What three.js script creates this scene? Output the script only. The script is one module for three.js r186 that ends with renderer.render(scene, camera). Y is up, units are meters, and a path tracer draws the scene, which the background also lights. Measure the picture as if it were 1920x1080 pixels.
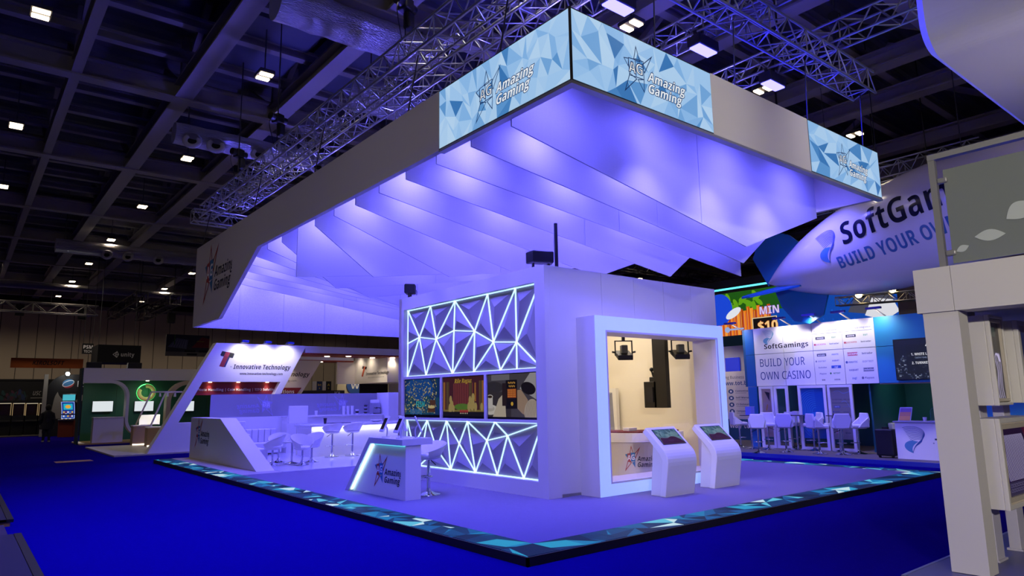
import * as THREE from 'three';
import { mergeGeometries } from 'three/addons/utils/BufferGeometryUtils.js';
import { MarchingCubes } from 'three/addons/objects/MarchingCubes.js';
import { RoundedBoxGeometry } from 'three/addons/geometries/RoundedBoxGeometry.js';
import { RectAreaLightUniformsLib } from 'three/addons/lights/RectAreaLightUniformsLib.js';

// ------------------------------------------------------------------ camera, background, exposure
const FOCAL = 1279.14;                                   // pixels, for a 1920 x 1080 frame
const scene = new THREE.Scene();
scene.background = new THREE.Color(0x000000);
const camera = new THREE.PerspectiveCamera(2 * Math.atan(540 / FOCAL) * 180 / Math.PI, 16 / 9, 0.1, 300);
camera.position.set(-4.8545, 1.75, 5.8015);
camera.rotation.order = 'YXZ';
camera.rotation.set(0.160368, -0.680766, -0.0162066);
camera.updateMatrixWorld();
scene.add(camera);
const renderer = new THREE.WebGLRenderer({ antialias: true });
renderer.toneMapping = THREE.LinearToneMapping;
renderer.toneMappingExposure = 1.0;
renderer.shadowMap.enabled = true;
RectAreaLightUniformsLib.init();

// light colours (linear)
const VIOLET = new THREE.Color().setRGB(0.128, 0.112, 1.0);
const BLUE = new THREE.Color().setRGB(0.004, 0.004, 1.0);
const WARM = new THREE.Color().setRGB(1.0, 0.86, 0.70);
const NEUTRAL = new THREE.Color().setRGB(1.0, 0.95, 0.88);
const CANOPY_POWER = 19, BLUE_POWER = 180, HALL_POWER = 20, HOUSE_POWER = 420;

function spot(x, y, z, tx, ty, tz, color, intensity, angle = 0.9, penumbra = 1, radius = 3) {
  const l = new THREE.SpotLight(color, intensity, 0, angle, penumbra, 2);
  l.position.set(x, y, z); l.target.position.set(tx, ty, tz);
  l.castShadow = true; l.shadow.radius = radius;
  l.name = 'spot_light'; l.target.name = 'light_target';
  scene.add(l); scene.add(l.target);
  return l;
}
function areaLight(x, y, z, tx, ty, tz, w, h, color, intensity) {
  const l = new THREE.RectAreaLight(color, intensity, w, h);
  l.position.set(x, y, z); l.lookAt(tx, ty, tz); l.name = 'area_light'; scene.add(l);
  return l;
}

// ------------------------------------------------------------------ helpers
const V = (x, y, z) => new THREE.Vector3(x, y, z);
const camPos = camera.position.clone();
const ray = (px, py) => V((px - 960) / FOCAL, -(py - 540) / FOCAL, -1).applyEuler(camera.rotation);
const atY = (px, py, y) => { const d = ray(px, py); return camPos.clone().addScaledVector(d, (y - camPos.y) / d.y); };
const atX = (px, py, x) => { const d = ray(px, py); return camPos.clone().addScaledVector(d, (x - camPos.x) / d.x); };
const atZ = (px, py, z) => { const d = ray(px, py); return camPos.clone().addScaledVector(d, (z - camPos.z) / d.z); };
let seed = 7;
const rnd = () => { seed = (seed * 1664525 + 1013904223) >>> 0; return seed / 4294967296; };
const used = new Map();
function numbered(n) { const k = used.get(n) || 0; used.set(n, k + 1); return k ? n + '_' + String(k).padStart(3, '0') : n; }
const mats = new Map();
function M(color, rough = 0.6, o = {}) {
  const key = color + '|' + rough + '|' + JSON.stringify(o);
  if (!mats.has(key)) mats.set(key, new THREE.MeshStandardMaterial({ color, roughness: rough, ...o }));
  return mats.get(key);
}
function glow(color, strength, base = 0x111111) { return new THREE.MeshStandardMaterial({ color: base, roughness: 0.5, emissive: color, emissiveIntensity: strength }); }
function finish(m) { m.castShadow = true; m.receiveShadow = true; return m; }
function tag(o, label, category, group) { o.userData.label = label; o.userData.category = category; if (group) o.userData.group = group; return o; }
function thing(name, label, category, pos = [0, 0, 0], group) {
  const o = new THREE.Group(); o.name = numbered(name); o.position.set(...pos); scene.add(o);
  return tag(o, label, category, group);
}
function structure(name, pos = [0, 0, 0]) { const o = new THREE.Group(); o.name = numbered(name); o.position.set(...pos); o.userData.kind = 'structure'; scene.add(o); return o; }
// a part given in world coordinates (or local ones when the root is at the origin)
function part(name, geo, mat, parent, label) {
  const m = finish(new THREE.Mesh(geo, mat)); m.name = name;
  if (parent.isMesh) { const o = parent.userData_off; if (o) geo.translate(-o.x, -o.y, -o.z); m.userData_off = o; }
  else { const o = parent.position; geo.translate(-o.x, -o.y, -o.z); m.userData_off = o; }
  if (label) m.userData.label = label;
  parent.add(m); return m;
}
function single(name, geo, mat, label, category, group) {
  geo.computeBoundingBox(); const b = geo.boundingBox, c = V((b.min.x + b.max.x) / 2, b.min.y, (b.min.z + b.max.z) / 2);
  geo.translate(-c.x, -c.y, -c.z);
  const m = finish(new THREE.Mesh(geo, mat)); m.name = numbered(name); m.position.copy(c); scene.add(m);
  return tag(m, label, category, group);
}
function copyOf(src, x, y, z, turn, label) {
  const c = src.clone(); c.name = numbered(src.name.replace(/_\d\d\d$/, '')); c.position.set(x, y, z); if (turn !== undefined) c.rotation.y = turn;
  c.userData = { ...src.userData }; if (label) c.userData.label = label; scene.add(c); return c;
}
const bx = (x0, x1, y0, y1, z0, z1) => new THREE.BoxGeometry(Math.abs(x1 - x0), Math.abs(y1 - y0), Math.abs(z1 - z0)).translate((x0 + x1) / 2, (y0 + y1) / 2, (z0 + z1) / 2);
const rbx = (x0, x1, y0, y1, z0, z1, r = 0.01) => new RoundedBoxGeometry(Math.abs(x1 - x0), Math.abs(y1 - y0), Math.abs(z1 - z0), 2, r).translate((x0 + x1) / 2, (y0 + y1) / 2, (z0 + z1) / 2);
function shapeOf(pts) { const s = new THREE.Shape(); pts.forEach((p, i) => i ? s.lineTo(p[0], p[1]) : s.moveTo(p[0], p[1])); s.closePath(); return s; }
function extrude(shape, depth, holes, bevel = 0) {
  if (holes) for (const h of holes) shape.holes.push(h);
  return new THREE.ExtrudeGeometry(shape, bevel ? { depth: depth - 2 * bevel, bevelEnabled: true, bevelSize: bevel, bevelThickness: bevel, bevelOffset: -bevel, bevelSegments: 1, curveSegments: 10 } : { depth, bevelEnabled: false, curveSegments: 10 }).translate(0, 0, bevel);
}
// polygons [x,y] in a plane of constant z, [z,y] of constant x, [x,z] of constant y
const prismZ = (pts, z0, z1, holes, bevel) => extrude(shapeOf(pts), Math.abs(z1 - z0), holes && holes.map(shapeOf), bevel).translate(0, 0, Math.min(z0, z1));
const flipZ = (p) => [-p[0], p[1]], flipY = (p) => [p[0], -p[1]];
const prismX = (pts, x0, x1, holes, bevel) => extrude(shapeOf(pts.map(flipZ)), Math.abs(x1 - x0), holes && holes.map(h => shapeOf(h.map(flipZ))), bevel).rotateY(Math.PI / 2).translate(Math.min(x0, x1), 0, 0);
const prismY = (pts, y0, y1, holes, bevel) => extrude(shapeOf(pts.map(flipY)), Math.abs(y1 - y0), holes && holes.map(h => shapeOf(h.map(flipY))), bevel).rotateX(-Math.PI / 2).translate(0, Math.min(y0, y1), 0);
function rod(a, b, r, seg = 8, r2) {
  const d = b.clone().sub(a), g = new THREE.CylinderGeometry(r2 === undefined ? r : r2, r, d.length(), seg);
  g.translate(0, d.length() / 2, 0); g.applyQuaternion(new THREE.Quaternion().setFromUnitVectors(V(0, 1, 0), d.normalize()));
  return g.translate(a.x, a.y, a.z);
}
function bar(a, b, w, h, upHint = V(0, 1, 0)) {           // a box bar between two points
  const d = b.clone().sub(a), L = d.length(), z = d.normalize(), x = V().crossVectors(upHint, z).normalize(), y = V().crossVectors(z, x);
  const g = new THREE.BoxGeometry(w, h, L); g.applyMatrix4(new THREE.Matrix4().makeBasis(x, y, z));
  const c = a.clone().add(b).multiplyScalar(0.5); return g.translate(c.x, c.y, c.z);
}
const merge = (list) => mergeGeometries(list.map(g => { const n = g.index ? g.toNonIndexed() : g; for (const k of Object.keys(n.attributes)) if (!['position', 'normal', 'uv'].includes(k)) n.deleteAttribute(k); return n; }));
const cyl = (x, y0, y1, z, r, seg = 20, rTop) => new THREE.CylinderGeometry(rTop === undefined ? r : rTop, r, y1 - y0, seg).translate(x, (y0 + y1) / 2, z);
const wire = (pts, r, seg = 20) => new THREE.TubeGeometry(new THREE.CatmullRomCurve3(pts), seg, r, 6);
function lathe(pts, seg = 24) { return new THREE.LatheGeometry(pts.map(p => new THREE.Vector2(p[0], p[1])), seg); }
// a printed sheet: bottom-left, bottom-right, top-right, top-left
function quad(a, b, c, d) {
  const g = new THREE.BufferGeometry();
  g.setAttribute('position', new THREE.BufferAttribute(new Float32Array([a, b, c, d].flatMap(p => [p.x, p.y, p.z])), 3));
  g.setAttribute('uv', new THREE.BufferAttribute(new Float32Array([0, 0, 1, 0, 1, 1, 0, 1]), 2));
  g.setIndex([0, 1, 2, 0, 2, 3]); g.computeVertexNormals(); return g;
}
const faceZ = (x0, x1, y0, y1, z) => quad(V(x0, y0, z), V(x1, y0, z), V(x1, y1, z), V(x0, y1, z));          // looks to +z
const faceX = (z0, z1, y0, y1, x) => quad(V(x, y0, z0), V(x, y0, z1), V(x, y1, z1), V(x, y1, z0));          // looks to -x, z0 is the left end
function canvasTexture(w, h, draw) {
  const c = document.createElement('canvas'); c.width = w; c.height = h; const g = c.getContext('2d');
  draw(g, w, h); const t = new THREE.CanvasTexture(c); t.colorSpace = THREE.SRGBColorSpace; t.anisotropy = 8; return t;
}
const print = (tex, rough = 0.6, o = {}) => new THREE.MeshStandardMaterial({ map: tex, roughness: rough, ...o });
const decal = (tex, rough = 0.6) => new THREE.MeshStandardMaterial({ map: tex, transparent: true, roughness: rough });
const screenMat = (tex, s) => new THREE.MeshStandardMaterial({ color: 0x050505, roughness: 0.25, emissive: 0xffffff, emissiveMap: tex, emissiveIntensity: s });
function noiseTexture(size, lo, hi, scale, rep) {         // grey grain, used as a multiplier on the base colour
  const data = new Uint8Array(size * size * 4);
  for (let i = 0; i < size * size; i++) { const v = lo + (hi - lo) * rnd(); data[i * 4] = data[i * 4 + 1] = data[i * 4 + 2] = v; data[i * 4 + 3] = 255; }
  const t = new THREE.DataTexture(data, size, size); t.wrapS = t.wrapT = THREE.RepeatWrapping; t.magFilter = THREE.LinearFilter; t.minFilter = THREE.LinearMipmapLinearFilter; t.generateMipmaps = true;
  t.colorSpace = THREE.SRGBColorSpace; t.repeat.set(rep, rep); t.needsUpdate = true; return t;
}
function planarUV(geo, s = 1) {                            // uv in metres, by the main direction of each face
  const p = geo.attributes.position, n = geo.attributes.normal, uv = new Float32Array(p.count * 2);
  for (let i = 0; i < p.count; i++) {
    const ax = Math.abs(n.getX(i)), ay = Math.abs(n.getY(i)), az = Math.abs(n.getZ(i));
    const [u, v] = ay >= ax && ay >= az ? [p.getX(i), p.getZ(i)] : ax >= az ? [p.getZ(i), p.getY(i)] : [p.getX(i), p.getY(i)];
    uv[2 * i] = u * s; uv[2 * i + 1] = v * s;
  }
  geo.setAttribute('uv', new THREE.BufferAttribute(uv, 2)); return geo;
}
// the two-letter star emblem with its name, drawn around (0,0) in a box of about 2.6 x 1.5
function emblem(g, x, y, s, style = 'colour', mirror = false) {
  g.save(); g.translate(x, y); g.scale((mirror ? -s : s) / 100, s / 100);
  const line = style === 'outline', dim = style === 'dim';
  const red = dim ? '#b0adcf' : '#b23a36', blue = dim ? '#a6a4cc' : '#2f77b0', dark = line ? '#0d2a5c' : dim ? '#aaa8ce' : '#23273a';
  const poly = (pts, fill, stroke, w = 0.03) => { g.beginPath(); pts.forEach((p, i) => i ? g.lineTo(p[0] * 100, p[1] * 100) : g.moveTo(p[0] * 100, p[1] * 100)); g.closePath(); if (fill) { g.fillStyle = fill; g.fill(); } if (stroke) { g.strokeStyle = stroke; g.lineWidth = w * 100; g.stroke(); } };
  const LW = line ? 0.026 : 0.05;
  poly([[-0.86, -0.28], [-0.74, -0.74], [-0.58, -0.28]], null, line ? dark : red, LW);
  poly([[-0.50, -0.20], [-0.02, -0.62], [-0.38, 0.02]], null, line ? dark : red, LW);
  poly([[-1.06, 0.24], [-1.30, 0.86], [-0.76, 0.34]], null, line ? dark : red, LW);
  poly([[-1.30, -0.20], [-1.10, -0.24], [-1.12, 0.02]], line ? null : blue, line ? dark : null, LW);
  poly([[-0.70, 0.34], [-0.42, 0.26], [-0.44, 0.68]], line ? null : blue, line ? dark : null, LW);
  poly([[-1.10, -0.26], [-0.80, -0.30], [-0.78, 0.28], [-1.08, 0.30]], line ? null : red, line ? dark : null, LW);
  poly([[-0.80, -0.32], [-0.42, -0.34], [-0.42, 0.26], [-0.78, 0.28]], line ? null : blue, line ? dark : null, LW);
  g.textAlign = 'center'; g.textBaseline = 'middle'; g.font = 'bold 50px sans-serif';
  const letters = (t, X, Y) => { if (line) { g.lineWidth = 3; g.strokeStyle = dark; g.fillStyle = '#fff'; g.fillText(t, X, Y); g.strokeText(t, X, Y); } else { g.fillStyle = dim ? '#c9c8dc' : '#f3f3f6'; g.fillText(t, X, Y); } };
  g.save(); g.scale(1, 1); letters('A', -94, 2); letters('G', -61, -2); g.restore();
  g.textAlign = 'left'; g.font = 'italic bold 44px sans-serif';
  for (const [t, X, Y] of [['Amazing', -24, 8], ['Gaming', -28, 48]]) {
    if (line) { g.lineWidth = 4.5; g.strokeStyle = dark; g.strokeText(t, X, Y); g.fillStyle = '#f2f8ff'; g.fillText(t, X, Y); } else { g.fillStyle = dark; g.fillText(t, X, Y); }
  }
  g.restore();
}
// crystal print: a jittered triangle mesh in flat tones
function facets(g, w, h, nx, ny, pick) {
  const P = []; for (let j = 0; j <= ny; j++) for (let i = 0; i <= nx; i++) P.push([(i + (i % nx ? (rnd() - 0.5) * 1.1 : 0)) * w / nx, (j + (j % ny ? (rnd() - 0.5) * 1.1 : 0)) * h / ny]);
  for (let j = 0; j < ny; j++) for (let i = 0; i < nx; i++) {
    const a = P[j * (nx + 1) + i], b = P[j * (nx + 1) + i + 1], c = P[(j + 1) * (nx + 1) + i + 1], d = P[(j + 1) * (nx + 1) + i];
    for (const t of rnd() < 0.5 ? [[a, b, c], [a, c, d]] : [[a, b, d], [b, c, d]]) {
      g.fillStyle = g.strokeStyle = pick(); g.lineWidth = 1; g.beginPath(); g.moveTo(...t[0]); g.lineTo(...t[1]); g.lineTo(...t[2]); g.closePath(); g.fill(); g.stroke();
    }
  }
}
const fabricGrain = noiseTexture(128, 215, 255, 1, 1);
const carpetGrain = noiseTexture(256, 120, 255, 1, 1);
const white = M(0xe9e8e6, 0.55), satin = M(0xe4e3e2, 0.35), gloss = M(0xe8e8ea, 0.12), black = M(0x0c0c0e, 0.5), chrome = M(0xd8dade, 0.12, { metalness: 1 }), alu = M(0xa9abb0, 0.35, { metalness: 0.9 }), greySteel = M(0x6d6a68, 0.7), darkSteel = M(0x2c2c30, 0.6);
// ------------------------------------------------------------------ the hall
const HX0 = -26, HX1 = 46, HZ0 = -66, HZ1 = 22, HTOP = 13.2;
{
  const carpet = new THREE.MeshPhysicalMaterial({ specularIntensity: 0, color: new THREE.Color().setRGB(0.014, 0.005, 0.28), roughness: 1, map: carpetGrain.clone() });
  carpet.map.repeat.set(3, 3); carpet.map.needsUpdate = true;
  const f = structure('floor'); part('carpet', planarUV(bx(HX0, HX1, -0.2, 0, HZ0, HZ1)), carpet, f);
  const wallMat = M(0xb7a78c, 0.85), joint = M(0x2a2622, 0.9);
  const wb = structure('wall_back', [0, 0, HZ0]);
  part('backing', bx(HX0, HX1, 0, HTOP, HZ0 - 0.4, HZ0), joint, wb);
  for (let i = 0, x = HX0; x < HX1 - 0.1; x += 1.31, i++) part('panel', bx(x + 0.025, Math.min(x + 1.285, HX1), 0, 10.3, HZ0, HZ0 + 0.08), wallMat, wb);
  part('rail', bx(HX0, HX1, 10.3, 10.6, HZ0, HZ0 + 0.35), M(0x77716a, 0.7), wb);
  const w1 = structure('wall_left'); part('panel', bx(HX0 - 0.4, HX0, 0, HTOP, HZ0, HZ1), wallMat, w1);
  const w2 = structure('wall_right'); part('panel', bx(HX1, HX1 + 0.4, 0, HTOP, HZ0, HZ1), wallMat, w2);
  const w3 = structure('wall_front'); part('panel', bx(HX0, HX1, 0, HTOP, HZ1, HZ1 + 0.4), wallMat, w3);
  // roof: corrugated deck, purlins, main beams, cross beams and lattice members
  const c = structure('ceiling');
  const prof = []; for (let z = HZ0, k = 0; z <= HZ1; z += 0.16, k++) prof.push([z, HTOP - (k % 4 < 2 ? 0.09 : 0)]);
  const top = [[HZ1, HTOP + 0.3], [HZ0, HTOP + 0.3]];
  part('corrugated_deck', prismX([...prof, ...top], HX0, HX1), M(0x4a4a50, 0.7), c);
  const beamMat = M(0x8d867f, 0.65), purlin = M(0x827c76, 0.7);
  const iBeam = (axis, u0, u1, w, y, h, fl = 0.45) => {   // an I section along z (axis z, at x = w) or along x
    const P = [[-fl / 2, 0], [fl / 2, 0], [fl / 2, 0.06], [0.03, 0.06], [0.03, h - 0.06], [fl / 2, h - 0.06], [fl / 2, h], [-fl / 2, h], [-fl / 2, h - 0.06], [-0.03, h - 0.06], [-0.03, 0.06], [-fl / 2, 0.06]].map(p => [p[0] + w, p[1] + y]);
    return axis === 'z' ? prismZ(P, u0, u1) : prismX(P, u0, u1);
  };
  for (const x of [-23, -18.5, -13.5, -8.6, -3.0, -0.2, 2.65, 7.5, 10.3, 15.2, 18.0, 23, 26, 31, 34, 39]) part('roof_beam', iBeam('z', HZ0, HZ1, x, 11, 0.5, (x === -3.0 || x < -4) ? 0.26 : 0.5), beamMat, c);
  for (const z of [-64, -56, -48, -40, -32.5, -24, -16, -8, 0, 8, 16]) part('cross_beam', iBeam('x', HX0, HX1, z, 10.95, 0.62, 0.42), beamMat, c);
  for (let z = -62; z < 20; z += 2.05) part('purlin', iBeam('x', HX0, HX1, z, 11.75, 0.3, 0.26), purlin, c);
  for (const x of [-3.0, -0.2, 2.65, 7.5, 10.3, 15.2, 18, 23]) for (let z = -56; z <= 8; z += 8) {
    part('lattice_strut', bar(V(x, 11.4, z), V(x, 13, z + 2.6), 0.16, 0.2), beamMat, c);
    part('lattice_strut', bar(V(x, 11.4, z), V(x, 13, z - 2.6), 0.16, 0.2), beamMat, c);
    part('lattice_post', bar(V(x, 11.4, z), V(x, 13.1, z), 0.18, 0.18, V(1, 0, 0)), beamMat, c);
  }
  // ventilation housings between the cross beams
  for (const [x0, x1, z0, z1] of [[3.2, 7.0, -15.4, -10.5], [-0.0, 2.4, -15.4, -11.5], [-0.0, 6.9, -23.6, -20.5], [3, 7, -30, -26]]) part('duct_housing', bx(x0, x1, 12.0, 12.9, z0, z1), M(0x4c4f60, 0.6), c);
}
// twin-panel hall lights hung under the roof
{
  const body = M(0x3a3a3e, 0.5), lens = glow(0xffe2b8, 9, 0xffffff);
  const spots = [];
  for (const z of [-60.5, -52, -44, -36, -28, -20.2, -12.1, -4.2, 3.8, 11.5]) for (const x of [-20.5, -12.4, -4.1, 1.0, 7.1, 12.9, 18.7, 26.5, 35]) spots.push([x, z]);
  let first = null;
  for (const [x, z] of spots) {
    if (x === 7.1 && z === -12.1) continue;
    if (!first) {
      first = thing('hall_light', 'twin-panel hall light shining from under the roof beams', 'light', [x, 10.6, z], 'twin hall lights under the roof');
      part('housing', bx(x - 0.2, x + 0.2, 10.62, 10.72, z - 0.26, z + 0.26), body, first);
      for (const s of [-1, 1]) part('lamp_panel', rbx(x - 0.17, x + 0.17, 10.58, 10.63, z + s * 0.15 - 0.075, z + s * 0.15 + 0.075, 0.01), lens, first);
      part('hanger', bx(x - 0.015, x + 0.015, 10.72, 13.16, z - 0.015, z + 0.015), body, first);
    } else copyOf(first, x, 10.6, z);
    if (x > -15 && x < 28 && z > -62) spot(x, 10.55, z, x, 0, z, WARM, HALL_POWER * (z < -30 ? 2.2 : 0.55), 1.25, 1, 8);
  }
}
// box trusses
function truss(name, label, a, b, s, group, mat = alu, step = 0.3, r = 0.026) {
  const t = thing(name, label, 'truss', [(a.x + b.x) / 2, Math.min(a.y, b.y), (a.z + b.z) / 2], group);
  const d = b.clone().sub(a), L = d.length(); d.normalize();
  const side = V().crossVectors(d, V(0, 1, 0)).normalize().multiplyScalar(s / 2), up = V(0, s / 2, 0);
  const corner = (i, u) => a.clone().addScaledVector(d, u).add(side.clone().multiplyScalar(i & 1 ? 1 : -1)).add(up.clone().multiplyScalar(i & 2 ? 1 : -1));
  for (let i = 0; i < 4; i++) part('chord', rod(corner(i, 0), corner(i, L), r, 7), mat, t);
  const n = Math.max(2, Math.round(L / step));
  for (const [i, j] of [[0, 1], [2, 3], [0, 2], [1, 3]]) {
    const list = [];
    for (let k = 0; k < n; k++) { const u0 = k * L / n, u1 = (k + 1) * L / n; list.push(k % 2 ? rod(corner(i, u0), corner(j, u1), r * 0.55, 5) : rod(corner(j, u0), corner(i, u1), r * 0.55, 5)); }
    for (let k = 0; k <= n; k += 4) list.push(rod(corner(i, k * L / n), corner(j, k * L / n), r * 0.55, 5));
    part('lacing', merge(list), mat, t);
  }
  return t;
}
truss('box_truss', 'long silver box truss hung above the grey canopy fascia', V(1.1, 8.0, -17.6), V(1.1, 8.0, 3.0), 0.42, undefined);
truss('box_truss', 'second silver box truss running close beside the long one', V(1.95, 8.25, -17.6), V(1.95, 8.25, 3.0), 0.38, undefined);
truss('box_truss', 'short silver truss across the far end of the long truss', V(0.6, 7.75, -17.3), V(6.2, 7.75, -17.3), 0.4, undefined);
truss('box_truss', 'silver box truss ending in open air above the right-hand lightbox', V(1.6, 8.0, 0.1), V(9.2, 8.0, 0.1), 0.45, undefined);
truss('box_truss', 'blue-lit truss carrying the blue flood beside the lightbox corner', V(3.0, 8.5, -8), V(3.0, 8.5, 3.0), 0.4, 'blue-lit cross trusses over the canopy');
truss('box_truss', 'blue-lit truss crossing over the middle of the canopy', V(5.3, 8.5, -8), V(5.3, 8.5, 3.0), 0.4, 'blue-lit cross trusses over the canopy');
truss('box_truss', 'blue-lit truss crossing under the open truss end', V(7.66, 8.5, -8), V(7.66, 8.5, 2.0), 0.4, 'blue-lit cross trusses over the canopy');
// ------------------------------------------------------------------ the main stand: platform
const PT = 0.1, PX1 = 11.3, PZ1 = -17.45, TILE = 0.46;      // platform top, far corner, lit border width
const boothCarpet = new THREE.MeshPhysicalMaterial({ specularIntensity: 0, color: new THREE.Color().setRGB(0.42, 0.38, 0.52), roughness: 1, map: carpetGrain.clone() });
boothCarpet.map.repeat.set(4, 4); boothCarpet.map.needsUpdate = true;
{
  const p = thing('stand_platform', 'low exhibition platform with lilac carpet and black edges, under the big canopy', 'platform', [PX1 / 2, 0, PZ1 / 2]);
  part('carpet', planarUV(bx(TILE, PX1 - TILE, 0.02, PT, -TILE, -10.75)), boothCarpet, p, 'lilac-grey carpet');
  part('carpet', planarUV(bx(2.2, PX1 - TILE, 0.02, PT - 0.002, -10.75, PZ1)), boothCarpet, p);
  part('carpet', planarUV(bx(TILE, 1.4, 0.02, PT, -10.75, PZ1)), M(0xb3aaa2, 0.7), p, 'beige floor strip outside the low wall');
  part('gloss_floor', bx(1.4, 7.4, 0.03, PT + 0.006, -10.75, PZ1 + 0.2), M(0xd9d9dd, 0.07), p, 'white high-gloss lounge floor');
  const edge = M(0x17130f, 0.6);
  part('edge_board', bx(-0.03, 0, 0, PT - 0.005, 0.03, PZ1), edge, p, 'black edge board');
  part('edge_board', bx(-0.03, PX1, 0, PT - 0.005, 0, 0.03), edge, p);
  part('edge_board', bx(PX1, PX1 + 0.03, 0, PT - 0.005, 0.03, PZ1), edge, p);
  part('edge_board', bx(0, PX1, 0, PT - 0.005, PZ1 - 0.03, PZ1), edge, p);
  // the lit border is a floor display: one picture of crystal facets, cut into tiles
  const tones = ['#04214a', '#0a3a70', '#0c4a86', '#105fa0', '#1a82bc', '#072a58', '#0a3468', '#2aa2cf', '#62c8e6', '#d2f2fa'];
  const pic = canvasTexture(2048, 96, (g, w, h) => facets(g, w, h, 56, 2, () => tones[Math.floor(Math.pow(rnd(), 1.5) * 9.99)]));
  const sm = new THREE.MeshPhysicalMaterial({ color: 0x050505, roughness: 0.6, specularIntensity: 0.25, emissive: 0xffffff, emissiveMap: pic, emissiveIntensity: 0.8 });
  const tile = (x0, x1, z0, z1, k, n, turn) => {
    const g = bx(x0 + 0.002, x1 - 0.002, 0.02, PT, z0 + 0.002, z1 - 0.002), P = g.attributes.position, u = g.attributes.uv;
    for (let i = 0; i < P.count; i++) { const a = (P.getX(i) - x0) / (x1 - x0), b = (P.getZ(i) - z0) / (z1 - z0); const s = turn ? b : a, t = turn ? a : b; u.setXY(i, (k + s) / n, t); }
    part('led_floor_tile', g, sm, p);
  };
  const nz = 35, nx = 22, dz = (-PZ1 - TILE) / nz, dx = (PX1 - 2 * TILE) / nx;
  for (let k = 0; k < nz; k++) tile(0, TILE, -TILE - (k + 1) * dz, -TILE - k * dz, k, nz, true);
  for (let k = 0; k < nx; k++) tile(TILE + k * dx, TILE + (k + 1) * dx, -TILE, 0, k, nz, false);
  tile(0, TILE, -TILE, 0, 34, nz, true); tile(PX1 - TILE, PX1, -TILE, 0, 3, nz, true);
  for (let k = 0; k < 20; k++) tile(PX1 - TILE, PX1, -TILE - (k + 1) * dz, -TILE - k * dz, (k + 9) % nz, nz, true);
}
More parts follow.
